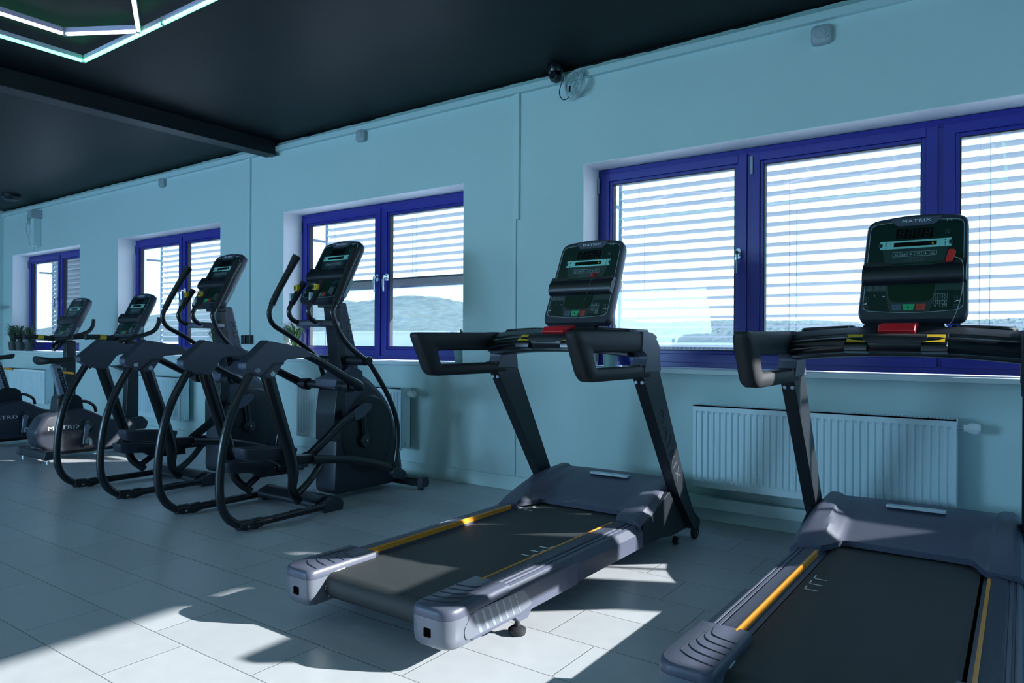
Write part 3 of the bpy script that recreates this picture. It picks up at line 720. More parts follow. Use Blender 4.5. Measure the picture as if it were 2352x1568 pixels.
# safety keys and their cords (they differ on the two treadmills)
q = MB(); q.prism(roundpoly([(.118, .240), (.142, .240), (.156, .292), (.128, .298)], [.003, .003, .013, .013], 5), -.052, -.040, 'y'); k2 = q.build('safety_key', 'red', con2, bevel=.002)
q = MB(); q.tube([(.150, -.045, .262), (.176, -.056, .235), (.182, -.055, .17), (.176, -.04, .08), (.150, -.02, -.01), (.12, -.03, -.05)], .0012, 6, 6); q.build('safety_cord', 'cord', k2)
q = MB(); q.prism(roundpoly([(.060, .252), (.085, .250), (.098, .270), (.080, .276)], .004), -.052, -.038, 'y'); k1 = q.build('safety_key', 'red', con1, bevel=.002)
q = MB(); q.lathe([(.0, -.006), (.006, -.004), (.006, .004), (0, .006)], (.084, -.056, .260), 'x', 10); q.tube([(.084, -.056, .256), (.078, -.060, .22), (.066, -.05, .14), (.040, -.03, .03), (.0, -.02, -.012)], .0013, 6, 6); q.build('safety_cord', 'blackm', k1)

# ------------------------------------------------------------------ elliptical
def foot_plate(q, x, y0, y1, z0, z1, wd=.085):
    """oval foot plate with raised rim from rear (y0,z0) to front (y1,z1)"""
    def P(u, v, h): y = y0+(y1-y0)*v; z = z0+(z1-z0)*v+h; return (x+u*wd, y, z)
    ol = roundpoly([(-.85, 0), (.85, 0), (1, .5), (.85, 1), (-.85, 1), (-1, .5)], [.35, .35, .2, .3, .3, .2], 5)
    ol = [(max(-1, min(1, p[0])), p[1]) for p in ol]
    def ring(s_, h): return [P(p[0]*s_, .5+(p[1]-.5)*s_, h) for p in ol]
    q.loft([ring(.80, -.055), ring(.92, -.045), ring(1, -.004), ring(1, .014), ring(.93, .014), ring(.88, -.002), ring(.3, -.004)])

def make_elliptical(cx, label):
    Y0 = 3.2; R = thing('elliptical_trainer', label, 'elliptical', (cx, Y0, 0), 0, 'black elliptical trainers facing the window')
    N = lambda: MB(Y0)
    LR = .325
    for s in (-1, 1):
        q = N(); x = s*LR
        loop = [(2.505, .925), (2.455, .84), (2.40, .74), (2.355, .627), (2.322, .497), (2.303, .335), (2.308, .20), (2.345, .11), (2.405, .056), (2.47, .036)]
        q.tube([(x, a, b) for a, b in loop], .0245, 14, 5); q.build('rear_loop_tube', 'blackm', R)
        q = N(); q.cyl((x, 2.50, .036), (x, 3.08, .040), .0235); q.build('floor_tube', 'blackm', R)
        q = N(); q.cyl((x, 2.415, .042), (x, 2.50, .037), .031); q.cyl((x, 2.52, .037), (x, 2.575, .037), .030); q.box(x-.026, x+.026, 2.44, 2.55, .010, .06); kn = q.build('knuckle_joint', 'blackm', R, bevel=.004)
        q = N(); q.lathe([(0, 0), (.020, 0), (.022, .006), (.012, .012), (0, .012)], (x, 2.53, 0), 'z', 14); q.lathe([(0, .026), (.010, .026), (.010, .030), (0, .030)], (x, 2.47, .036), 'x', 12); q.build('levelling_foot', 'chrome', kn)
        # oval post
        q = N(); q.tube([(x, 2.60, .92), (x, 2.645, .78), (x, 2.72, .56), (x, 2.785, .36), (s*.322, 2.80, .27), (s*.29, 2.82, .17), (s*.25, 2.90, .085)], [.046, .045, .043, .042, .038, .03, .028], 14, 5, rb=.026, up=(0, 1, 0)); q.build('support_post', 'blackm', R)
        # joint cover, two visible bolts
        q = N(); pl = roundpoly([(2.437, .935), (2.437, .968), (2.585, 1.098), (2.85, 1.055), (2.895, 1.02), (2.895, .995), (2.71, .985), (2.625, .868), (2.50, .900)], [.01, .02, .03, .03, .01, .01, .03, .03, .03], 4)
        q.prism(pl, s*.288, s*.365, 'x'); cv = q.build('joint_cover', 'greyp', R, bevel=.008, seg=3)
        q = N(); q.prism(roundpoly([(2.53, .885), (2.62, .965), (2.70, .968), (2.69, .955), (2.63, .950), (2.545, .878)], .004), s*.3655, s*.368, 'x'); q.prism([(2.45, .968), (2.585, 1.088), (2.585, 1.100), (2.436, .972)], s*.29, s*.363, 'x'); q.build('cover_ridge', 'greyd', cv, bevel=.001)
        for by, bz in ((2.515, .925), (2.617, .902)):
            q = N(); q.lathe([(0, s*.366), (.0165, s*.366), (.0165, s*.3665), (.015, s*.369), (.011, s*.369), (.010, s*.367), (.005, s*.367), (.004, s*.370), (0, s*.370)], (0, by, bz), 'x', 20); q.build('cover_bolt', 'chrome', cv)
        # swing arm down to the drive housing
        q = N(); q.tube([(s*.325, 2.84, 1.03), (s*.322, 3.0, .965), (s*.318, 3.2, .865), (s*.312, 3.33, .805), (s*.30, 3.365, .780)], [.026, .026, .027, .031, .030], 14, 4); q.build('swing_arm', 'blackm', R)
        q = N(); q.cyl((s*.09, 3.345, .79), (s*.30, 3.335, .79), .030); q.cyl((s*.20, 3.33, .79), (s*.25, 3.33, .79), .042); q.build('arm_joint', 'black', R)
        # moving handle with grip
        if s > 0: H_ = [(3.405, 1.726), (3.329, 1.599), (3.234, 1.431), (3.185, 1.345), (3.159, 1.281), (3.21, 1.163), (3.298, 1.062), (3.415, .986), (3.47, .961)]
        else: H_ = [(3.222, 1.690), (3.172, 1.591), (3.098, 1.447), (3.05, 1.345), (3.035, 1.278), (3.076, 1.204), (3.209, 1.136), (3.383, 1.030), (3.47, .961)]
        xs_ = [.20, .215, .235, .245, .25, .255, .26, .262, .262]
        q = N(); q.tube([(s*a, b[0], b[1]) for a, b in zip(xs_[3:], H_[3:])], .0175, 12, 5); q.build('moving_handle', 'blackm', R)
        q = N(); q.tube([(s*a, b[0], b[1]) for a, b in zip(xs_[:4], H_[:4])], [.031, .0235, .022, .0225], 14, 6); q.build('handle_grip', 'rubber', R)
        LH = [(3.47, .961), (3.561, .847), (3.675, .687), (3.749, .525), (3.762, .381), (3.745, .25), (3.725, .175)] if s > 0 else [(3.47, .961), (3.52, .83), (3.56, .687), (3.57, .525), (3.55, .40), (3.50, .29), (3.46, .23)]
        q = N(); q.tube([(s*.262, a, b) for a, b in LH], .0175, 12, 5); q.build('lower_lever', 'blackm', R)
        q = N(); q.lathe([(0, s*.235), (.026, s*.235), (.030, s*.245), (.030, s*.272), (.024, s*.280), (.018, s*.280), (.017, s*.277), (.008, s*.277), (.007, s*.283), (0, s*.283)], (0, 3.47, .961), 'x', 22); q.build('pivot_cap', 'blackm', R)
        # pedal arm, joint, foot plate
        if s > 0: PA = [(3.80, .135), (3.72, .175), (3.58, .23), (3.35, .290), (3.15, .318), (3.0, .335)]; fp = (2.49, 2.87, .450, .415); lk = [(3.03, .345), (3.16, .43), (3.32, .545), (3.47, .600)]; cr_ = ((3.535, .62), (3.565, .39))
        else: PA = [(3.55, .21), (3.45, .225), (3.3, .235), (3.2, .23), (3.1, .225), (3.0, .215)]; fp = (2.66, 3.03, .300, .275); lk = [(3.05, .225), (3.16, .25), (3.32, .28), (3.45, .26)]; cr_ = ((3.50, .22), (3.565, .39))
        q = N(); q.tube([(s*.255, a, b) for a, b in PA], [.034, .028, .026, .026, .027, .03], 12, 5, rb=.018, up=(0, 0, 1)); q.build('pedal_arm', 'blackm', R)
        q = N(); a, b = PA[0]; q.prism(roundpoly([(a-.09, b+.055), (a+.02, b+.02), (a+.045, b-.02), (a+.02, b-.05), (a-.05, b-.035), (a-.11, b+.01)], .02), s*.235, s*.285, 'x'); q.build('arm_end_cover', 'greyd', R, bevel=.008)
        q = N(); q.tube([(s*.175, a, b) for a, b in lk], .033, 12, 5, rb=.014, up=(0, 0, 1)); q.build('crank_link', 'blackm', R)
        q = N(); a, b = lk[-1]; q.prism(roundpoly([(a-.05, b-.06), (a-.06, b+.01), (a+.04, b+.055), (a+.10, b+.06), (a+.10, b+.02), (a+.02, b-.04)], .02), s*.158, s*.195, 'x'); q.build('link_cover', 'greyp', R, bevel=.006)
        q = N(); (a, b), (c_, d_) = cr_
        q.tube([(s*.140, a, b), (s*.140, c_, d_)], .026, 14, 1, rb=.012, up=(0, 1, 0)); q.lathe([(0, s*.12), (.052, s*.12), (.055, s*.135), (.050, s*.153), (.01, s*.158), (0, s*.158)], (0, c_, d_), 'x', 24); ck = q.build('crank_arm', 'blackm', R)
        q = N(); q.lathe([(0, s*.157), (.006, s*.157), (.006, s*.160), (0, s*.161)], (0, c_, d_), 'x', 12); q.build('crank_bolt', 'chrome', ck)
        q = N(); foot_plate(q, s*.215, *fp); q.build('foot_plate', 'greyd', R, ang=50)
        q = N(); y0, y1, z0, z1 = fp; q.prism([(y0+.18, z0-.06), (y1+.16, z1-.05), (y1+.17, z1-.10), (y0+.28, z0-.12)], s*.18, s*.25, 'x'); q.build('plate_bracket', 'black', R, bevel=.006)
        # roller track under the plates
        q = N(); q.tube([(s*.25, 2.86, .12), (s*.25, 2.98, .20), (s*.235, 3.08, .29)], .022, 10, 4); q.build('link_strut', 'blackm', R)
        # fixed heart rate handles
        FX = [(3.205, 1.50), (3.15, 1.42), (3.105, 1.35), (3.083, 1.30), (3.10, 1.252), (3.155, 1.223), (3.25, 1.218)]
        fx = [.100, .100, .100, .10, .10, .095, .06]
        q = N(); q.tube([(s*a, b[0], b[1]) for a, b in zip(fx[2:], FX[2:])], .0165, 12, 5); fh = q.build('fixed_handle', 'blackm', R)
        q = N(); q.tube([(s*a, b[0], b[1]) for a, b in zip(fx[:3], FX[:3])], .022, 12, 5); q.build('pulse_grip', 'rubber', fh)
        q = N(); q.prism([(s*.082, 1.440), (s*.119, 1.440), (s*.121, 1.478), (s*.084, 1.482)], 3.134, 3.160, 'y'); q.build('warning_label', 'yellow', fh, bevel=.002)
        q = N(); q.prism([(s*.088, 1.446), (s*.096, 1.446), (s*.097, 1.472), (s*.089, 1.473)], 3.132, 3.135, 'y'); q.prism([(s*.104, 1.446), (s*.112, 1.446), (s*.114, 1.470), (s*.106, 1.471)], 3.132, 3.135, 'y'); q.build('label_symbol', 'screen', fh, smooth=False)
        q = N(); q.prism([(s*.092, 1.365), (s*.108, 1.365), (s*.110, 1.420), (s*.094, 1.420)], 3.092, 3.115, 'y'); q.build('contact_plate', 'pale', fh, bevel=.002)
        # rear floor foot, end cap
        q = N(); q.prism(roundpoly([(3.02, .0), (3.17, .0), (3.18, .05), (3.12, .10), (3.02, .065)], [.005, .01, .02, .03, .01]), s*.288, s*.352, 'x'); q.build('foot_cap', 'greyd', R, bevel=.008)
        q = N(); q.prism(roundpoly([(3.90, .02), (3.97, .02), (3.985, .05), (3.97, .095), (3.90, .095)], .008), s*.33, s*.375, 'x'); q.build('stabiliser_cap', 'greyd', R, bevel=.006)
        q = N(); q.lathe([(0, 0), (.022, 0), (.022, .02), (0, .02)], (s*.33, 3.935, 0), 'z', 14); q.build('stabiliser_foot', 'rubber', R)
    q = N(); q.prism(roundpoly([(2.98, .03), (3.15, .03), (3.15, .085), (3.06, .10), (2.98, .07)], .02), -.30, .30, 'x'); q.build('rear_crossbar', 'black', R, bevel=.006)
    q = N(); q.box(-.335, .335, 3.905, 3.965, .025, .085); q.box(-.05, .05, 3.60, 3.93, .03, .10); q.build('front_stabiliser', 'black', R, bevel=.006)
    q = N(); q.cyl((-.24, 3.47, .961), (.24, 3.47, .961), .034); q.build('pivot_axle', 'black', R)
    # drive housing
    prof = [(3.31, .03), (3.315, .20), (3.325, .43), (3.335, .62), (3.345, .81), (3.40, .86), (3.46, .890), (3.589, .83), (3.70, .745), (3.80, .64), (3.86, .52), (3.90, .40), (3.935, .25), (3.955, .16), (3.955, .06), (3.90, .03)]
    prof = roundpoly(prof, .05, 3)
    def ring(x, k): return [(x, 3.63+(a-3.63)*k, .42+(b-.42)*k) for a, b in prof]
    q = N(); q.loft([ring(-.108, .93), ring(-.10, .98), ring(-.08, 1), ring(.08, 1), ring(.10, .98), ring(.108, .93)]); q.build('drive_housing', 'greyd', R, ang=40)
    q = N(); q.prism(roundpoly([(3.305, .40), (3.36, .42), (3.38, .74), (3.33, .77), (3.305, .60)], .015), -.09, .109, 'x'); q.build('housing_recess', 'blackm', R, bevel=.004)
    q = N()
    for s in (-1, 1): q.loft([[(s*x_, 3.615+r_*cos(2*pi*k/40), .43+r_*1.12*sin(2*pi*k/40)) for k in range(40)] for x_, r_ in ((.100, .255), (.113, .245), (.117, .23))])
    q.build('side_disc', 'black', R, ang=50)
    q = N(); ov = [(3.46, .90), (3.60, .838), (3.72, .745), (3.82, .640), (3.88, .52), (3.922, .40), (3.955, .25), (3.975, .14)]; inn = [(a-.02, b-.075) for a, b in ov]
    C_ = [Vector((a, b)) for a, b in ov]; D_ = [Vector((a, b)) for a, b in inn]
    poly_ = [v for v in crom([(a, b, 0) for a, b in ov], 4)]+[v for v in crom([(a, b, 0) for a, b in inn], 4)][::-1]
    q.prism([(v.x, v.y) for v in poly_], -.098, .098, 'x'); q.build('crest_shroud', 'silver', R, bevel=.012, seg=3, ang=40)  # lighter than the other grey covers: window light put into its colour
    q = N(); q.prism(roundpoly([(3.315, .775), (3.315, .835), (3.38, .850), (3.47, .925), (3.56, .885), (3.56, .74), (3.47, .66), (3.41, .45), (3.375, .45), (3.400, .66), (3.39, .765)], .012), -.112, .112, 'x'); q.build('neck_shroud', 'greyp', R, bevel=.008)
    # mast
    q = N(); q.loft([[(-w_, a, z), (-w_*.6, a-.012, z), (w_*.6, a-.012, z), (w_, a, z), (w_, b, z), (w_*.5, b+.02, z), (-w_*.5, b+.02, z), (-w_, b, z)] for a, b, z, w_ in ((3.435, 3.57, .84, .062), (3.40, 3.545, 1.03, .057), (3.375, 3.50, 1.20, .052), (3.35, 3.455, 1.37, .049))]); ms = q.build('mast', 'greyp', R, bevel=.010, seg=2, ang=30)
    q = N(); q.loft([[(-w_, a-.015, z), (w_, a-.015, z), (w_, b, z), (-w_, b, z)] for a, b, z, w_ in ((3.43, 3.475, .86, .0635), (3.395, 3.45, 1.03, .0585), (3.37, 3.42, 1.20, .0535), (3.347, 3.39, 1.35, .0505))]); q.build('mast_rear_cover', 'blackm', R, bevel=.006)
    tm = Matrix.Translation((.0585, 3.495-Y0, 1.10)) @ Matrix(((0, 0, 1, 0), (1, 0, 0, 0), (0, 1, 0, 0), (0, 0, 0, 1))) @ Matrix.Rotation(radians(-78), 4, 'Z')
    t = text_mb([('MATRIX', tm, .062, 1.3)], .0006); t.build('lettering', 'dim', ms, smooth=False)
    # tray
    q = N(); q.prism(roundpoly([(-.125, 3.15), (.125, 3.15), (.14, 3.25), (.08, 3.38), (-.08, 3.38), (-.14, 3.25)], .03), 1.195, 1.235, 'z'); tr = q.build('accessory_tray', 'greyp', R, bevel=.010, seg=3)
    q = N(); q.prism(roundpoly([(-.105, 3.16), (.105, 3.16), (.11, 3.24), (-.11, 3.24)], .02), 1.230, 1.238, 'z'); q.build('tray_recess', 'blackm', tr)
    q = N(); q.box(-.06, .06, 3.29, 3.40, 1.33, 1.41); q.build('console_mount', 'black', R, bevel=.006)
    c = make_console(R, (0, 3.235-Y0, 1.365), radians(28), digits=False)
    q = MB(); q.prism([(.035, .06), (.062, .06), (.066, .20), (.039, .20)], .1995, .2012, 'x'); q.build('side_sticker', 'pale', c, smooth=False)
    return R
EA = make_elliptical(-3.96, 'elliptical trainer nearest the sunlit treadmill, in front of the hill view')
EB = copy_tree(EA); EB.location = (-5.34, 3.2, 0); EB['label'] = 'farther elliptical trainer, between the bikes and the nearer elliptical'

# ------------------------------------------------------------------ upright bike
def make_bike(cx, label):
    Y0 = 3.2; R = thing('exercise_bike', label, 'exercise bike', (cx, Y0, 0), 0, 'upright exercise bikes by the far window')
    N = lambda: MB(Y0)
    prof = roundpoly([(2.735, .25), (2.81, .392), (2.90, .423), (3.0, .445), (3.12, .462), (3.21, .43), (3.36, .345), (3.47, .325), (3.60, .325), (3.66, .25), (3.64, .09), (3.34, .045), (2.95, .05), (2.765, .13)], .04, 4)
    def ring(x, k): return [(x, 3.15+(a-3.15)*k, .25+(b-.25)*k) for a, b in prof]
    q = N(); q.loft([ring(-.115, .90), ring(-.10, .97), ring(-.07, 1), ring(.07, 1), ring(.10, .97), ring(.115, .90)]); bd = q.build('drive_housing', 'greyd', R, ang=40)
    tm = Matrix.Translation((.1165, 2.985-Y0, .285)) @ Matrix(((0, 0, 1, 0), (1, 0, 0, 0), (0, 1, 0, 0), (0, 0, 0, 1)))
    t = text_mb([('MATRIX', tm, .050, 1.45)], .0008); t.build('lettering', 'white', bd, smooth=False)
    for yy in (2.79, 3.74):
        q = N(); q.prism(roundpoly([(yy-.045, .03), (yy+.05, .03), (yy+.05, .085), (yy+.02, .10), (yy-.03, .10)], .012), -.24, .24, 'x'); q.box(-.05, .05, min(yy, 3.15), max(yy, 3.15), .03, .085); q.build('stabiliser', 'black', R, bevel=.006)
        for s in (-1, 1):
            q = N(); q.prism(roundpoly([(yy-.05, .028), (yy+.055, .028), (yy+.055, .09), (yy+.02, .105), (yy-.035, .10)], .012), s*.235, s*.30, 'x'); cp = q.build('stabiliser_cap', 'greyd', R, bevel=.006)
            q = N(); q.cyl((s*.26, yy, .012), (s*.26, yy, .03), .008); q.lathe([(0, 0), (.018, 0), (.018, .012), (0, .014)], (s*.26, yy, 0), 'z', 14); q.build('levelling_foot', 'chrome', cp)
    q = N(); q.prism(roundpoly([(2.93, .40), (2.945, .565), (3.0, .59), (3.10, .585), (3.15, .55), (3.17, .42)], .02), -.075, .075, 'x'); q.build('post_collar', 'blackm', R, bevel=.012)
    q = N(); q.prism([(2.985, .55), (3.075, .55), (2.985, .86), (2.91, .86)], -.028, .028, 'x'); sp_ = q.build('seat_post', 'silverl', R, bevel=.005)
    q = N(); q.prism([(3.02, .57), (3.06, .57), (2.985, .83), (2.95, .83)], .0282, .029, 'x')
    q.build('height_scale', 'blackm', sp_, smooth=False)
    q = N()
    for k in range(9):
        t_ = k/9; y = 3.042-.075*t_; z = .60+.22*t_; q.box(-.012, .012, y+.012, y+.02, z, z+.012)
        q.prism([(y-.010, z), (y+.006, z), (y+.003, z+.010), (y-.013, z+.010)], .0292, .0296, 'x')
    q.build('adjustment_holes', 'silver', sp_, smooth=False)
    q = N(); q.tube([(.02, 3.01, .79), (.06, 3.04, .787), (.115, 3.06, .782)], [.010, .011, .010], 8, 3); q.build('adjustment_lever', 'orange', R)
    # saddle
    q = N(); rings = []
    for i in range(15):
        t_ = i/14; y = 2.79+.32*t_; hw = .125*(1-t_)**.6*(.5+.5*min(1, t_*6))+.028 if t_ > 0 else .08
        hw = max(.02, hw*(1 if t_ < .96 else .6)); zt = .945-.018*sin(t_*pi)+.0*t_; zb = .862+.03*t_+(.02 if i in (0, 14) else 0)
        rings.append([(hw*cos(a)*1.0, y, (zt+zb)/2+(zt-zb)/2*(abs(sin(a))**.7)*(1 if sin(a) > 0 else -1)) for a in [2*pi*k/18 for k in range(18)]])
    q.loft(rings); q.build('saddle', 'rubber', R, ang=60)
    # cranks and pedals
    for s in (-1, 1):
        q = N(); q.lathe([(0, s*.110), (.062, s*.110), (.065, s*.118), (.055, s*.124), (0, s*.124)], (0, 3.17, .275), 'x', 24); q.build('crank_cover', 'blackm', R)
        ex, ez = (3.145, .115) if s > 0 else (3.195, .435)
        q = N(); q.tube([(s*.136, 3.17, .275), (s*.142, ex, ez)], [.026, .017], 12, 1, rb=.011, up=(0, 1, 0)); q.lathe([(0, s*.124), (.026, s*.124), (.028, s*.146), (0, s*.150)], (0, 3.17, .275), 'x', 18); cr2 = q.build('crank_arm', 'silver', R)
        q = N(); q.box(min(s*.155, s*.245), max(s*.155, s*.245), ex-.045, ex+.045, ez-.012, ez+.010); q.box(min(s*.165, s*.235), max(s*.165, s*.235), ex-.055, ex+.055, ez-.020, ez-.008); pd = q.build('pedal', 'blackm', cr2, bevel=.004)
        q = N(); q.tube([(s*.16, ex+.01, ez), (s*.165, ex+.012, ez+.045), (s*.20, ex+.014, ez+.062), (s*.238, ex+.012, ez+.045), (s*.245, ex+.01, ez)], .012, 8, 4, rb=.002, up=(0, 1, 0))
        o_ = q.build('pedal_strap', 'pale', cr2)
    # carry handle
    q = N(); q.tube([(0, 3.13, .44), (0, 3.16, .50), (0, 3.22, .505), (0, 3.29, .46), (0, 3.31, .40)], .014, 10, 4); q.build('carry_handle', 'blackm', R)
    # front post, bottle shelf
    q = N(); q.prism([(3.57, .28), (3.70, .28), (3.70, 1.08), (3.605, 1.08)], -.045, .045, 'x'); q.build('front_post', 'black', R, bevel=.010)
    q = N(); q.prism(roundpoly([(3.57, .20), (3.76, .20), (3.78, .27), (3.72, .33), (3.57, .33)], .02), -.08, .08, 'x'); q.build('post_foot', 'greyd', R, bevel=.008)
    q = N(); q.prism(roundpoly([(3.45, .840), (3.55, .850), (3.61, .86), (3.61, .78), (3.56, .79)], .01), -.055, .055, 'x'); q.build('bottle_holder', 'blackm', R, bevel=.006)
    # handlebar
    q = N(); q.prism(roundpoly([(-.10, 3.46), (.10, 3.46), (.13, 3.56), (.08, 3.66), (-.08, 3.66), (-.13, 3.56)], .03), 1.075, 1.125, 'z'); q.build('handlebar_hub', 'black', R, bevel=.010)
    q = N(); q.tube([(-.07, 3.60, 1.09), (-.075, 3.52, 1.03), (0, 3.50, .985), (.075, 3.52, 1.03), (.07, 3.60, 1.09)], .018, 10, 4); q.build('hub_brace', 'blackm', R)
    for s in (-1, 1):
        q = N(); q.tube([(s*.06, 3.50, 1.105), (s*.19, 3.47, 1.105), (s*.245, 3.52, 1.112), (s*.245, 3.64, 1.145), (s*.24, 3.74, 1.185), (s*.235, 3.79, 1.25), (s*.235, 3.80, 1.325)], [.018, .018, .019, .021, .021, .021, .019], 12, 5); q.build('side_handle', 'rubber', R)
        q = N(); q.tube([(s*.07, 3.48, 1.105), (s*.10, 3.38, 1.115), (s*.12, 3.28, 1.125), (s*.13, 3.15, 1.120)], [.019, .023, .021, .026], 12, 5); gp = q.build('rear_grip', 'rubber', R)
        q = N(); q.tube([(s*.112, 3.34, 1.119), (s*.121, 3.28, 1.125)], .0245, 12, 1); q.build('warning_label', 'yellow', gp)
    c = make_console(R, (0, 3.545-Y0, 1.115), radians(26), digits=False)
    q = MB(); q.prism([(.035, .06), (.062, .06), (.066, .15), (.039, .15)], .1995, .2012, 'x'); q.build('side_sticker', 'pale', c, smooth=False)
    return R
BA = make_bike(-7.30, 'exercise bike with a white word on its grey housing, right of the pair')
BB = copy_tree(BA); BB.location = (-8.68, 3.2, 0); BB['label'] = 'exercise bike partly cut off by the left edge of the photo'

# ------------------------------------------------------------------ ceiling LED grid
ZT = 2.945
led = thing('led_hexagon_light', 'ceiling light of white glowing hexagons inside a green glowing border', 'ceiling light', (-1.9, .6, ZT))
OXL, OYL = -1.9, .6
def led_tube(p, q_, m, cut=.016, name='white_tube'):
    a = Vector((p[0]-OXL, p[1]-OYL, 0)); b = Vector((q_[0]-OXL, q_[1]-OYL, 0)); T = (b-a).normalized(); a += T*cut; b -= T*cut
    n_ = Vector((-T.y, T.x, 0))
    q = MB(); q.cyl(a, b, .0115, res=10); t = q.build(name, m, led)
    q = MB(); q.loft([[c+n_*u+Vector((0, 0, h)) for u, h in ((-.010, .006), (.010, .006), (.011, .034), (-.011, .034))] for c in (a, b)]); q.build('tube_housing', 'ledbody', t, bevel=0)
def led_joint(p):
    q = MB(); x, y = p[0]-OXL, p[1]-OYL; q.lathe([(0, -.010), (.014, -.010), (.016, .034), (0, .034)], (x, y, 0), 'z', 8); q.build('tube_connector', 'joint', led)
HA = .472; HW = HA*sqrt(3); edges = {}; pts = {}
for r in range(4):
    for c in range(5):
        hx = -4.318+c*HW+(HW/2 if r % 2 else 0); hy = 2.187-HA-r*HA*1.5
        V = [(hx+HA*cos(pi/2+k*pi/3), hy+HA*sin(pi/2+k*pi/3)) for k in range(6)]
        for k in range(6):
            a, b = V[k], V[(k+1) % 6]; key = tuple(sorted(((round(a[0], 2), round(a[1], 2)), (round(b[0], 2), round(b[1], 2)))))
            edges.setdefault(key, (a, b)); pts.setdefault((round(a[0], 2), round(a[1], 2)), a)
for a, b in edges.values(): led_tube(a, b, 'ledw')
for p in list(pts.values()): led_joint(p)
GX0, GX1, GY1 = -5.08, -.15, 2.216; GY0 = GY1-2.79
def border(p, q_, n_):
    for k in range(n_):
        a = (p[0]+(q_[0]-p[0])*k/n_, p[1]+(q_[1]-p[1])*k/n_); b = (p[0]+(q_[0]-p[0])*(k+1)/n_, p[1]+(q_[1]-p[1])*(k+1)/n_)
        led_tube(a, b, 'ledg', name='green_tube'); led_joint(a)
border((GX0, GY1), (GX1, GY1), 5); border((GX1, GY1), (GX1, GY0), 3); border((GX1, GY0), (GX0, GY0), 5); border((GX0, GY0), (GX0, GY1), 3)

# ------------------------------------------------------------------ things on the wall
def sensor(x, z, sz, label, m='device'):
    R = thing('wall_sensor', label, 'sensor', (x, YW, z), 0, 'small grey sensors under the ceiling'); q = MB()
    ol = roundpoly([(-sz/2, -sz/2), (sz/2, -sz/2), (sz/2, sz/2), (-sz/2, sz/2)], sz*.25, 5)
    q.loft([[(a*k, y, b*k) for a, b in ol] for k, y in ((.94, 0), (1, -.008), (1, -.030), (.93, -.040), (.85, -.043))]); q.build('shell', m, R, ang=50)
    q = MB(); q.lathe([(sz*.30, -.043), (sz*.28, -.047), (sz*.05, -.050), (0, -.050)], (0, 0, sz*.05), 'y', 24); q.build('dome', m, R)
    q = MB()
    for k in range(3): q.box(sz*.25+k*.006, sz*.25+k*.006+.003, -.045, -.042, -sz*.28+k*.004, -sz*.28+k*.004+.003)
    q.build('indicator_dots', 'screen', R)
sensor(-.935, 2.845, .108, 'square grey wall sensor high on the right, above the widest window')
sensor(-4.70, 2.885, .105, 'square grey wall sensor above the window with the hill view')
sensor(-7.97, 2.885, .105, 'square grey wall sensor highest above the farther elliptical')

# camera dome and its coil of spare cable
R = thing('security_camera', 'black round camera under the ceiling edge beside a coil of cable', 'camera', (-2.66, YW-.10, ZC))
q = MB(); q.lathe([(0, 0), (.055, 0), (.058, -.02), (.050, -.045), (0, -.045)], (0, 0, 0), 'z', 22); q.build('mount', 'blackm', R)
q = MB(); q.lathe([(0, -.028), (.030, -.022), (.040, 0), (.038, .03), (.015, .045), (0, .048)], (0, -.01, -.075), 'y', 22); bl = q.build('ball', 'blackm', R)
q = MB(); q.lathe([(0, -.034), (.016, -.034), (.018, -.026), (0, -.02)], (0, -.01, -.085), 'y', 16); q.build('lens', 'screen', bl)
R = thing('cable_coil', 'tangled coil of thin pale cable hanging below the black camera', 'cable', (-2.53, YW-.05, 2.885))
q = MB()
for k in range(13):
    a = radians(58+random.uniform(-9, 9)); L_ = .135+random.uniform(-.02, .015); W_ = .055+random.uniform(-.02, .02); ox_, oz_ = random.uniform(-.012, .02), random.uniform(-.012, .012); y_ = -.02+random.uniform(-.02, .02)
    P = []
    for j in range(10):
        t_ = 2*pi*j/10; u_, v_ = L_*cos(t_)*.62, W_*sin(t_); P.append((ox_+u_*cos(a)-v_*sin(a), y_+.008*sin(t_*2), oz_+u_*sin(a)+v_*cos(a)))
    q.tube(P, .0024, 6, 4, closed=True)
q.tube([(-.08, -.02, .09), (-.06, -.03, .02), (0, -.03, -.02)], .0024, 6, 4); q.build('cable_loops', 'cable', R)
q = MB(); q.tube([(-.075, -.03, .05), (-.105, -.02, .0), (-.115, -.02, -.05), (-.09, -.02, -.095), (-.055, -.02, -.10), (-.035, -.02, -.085)], .0032, 7, 5); q.tube([(-.02, -.035, -.02), (-.022, -.036, -.06)], .006, 8, 1); q.build('black_cable', 'blackm', R)

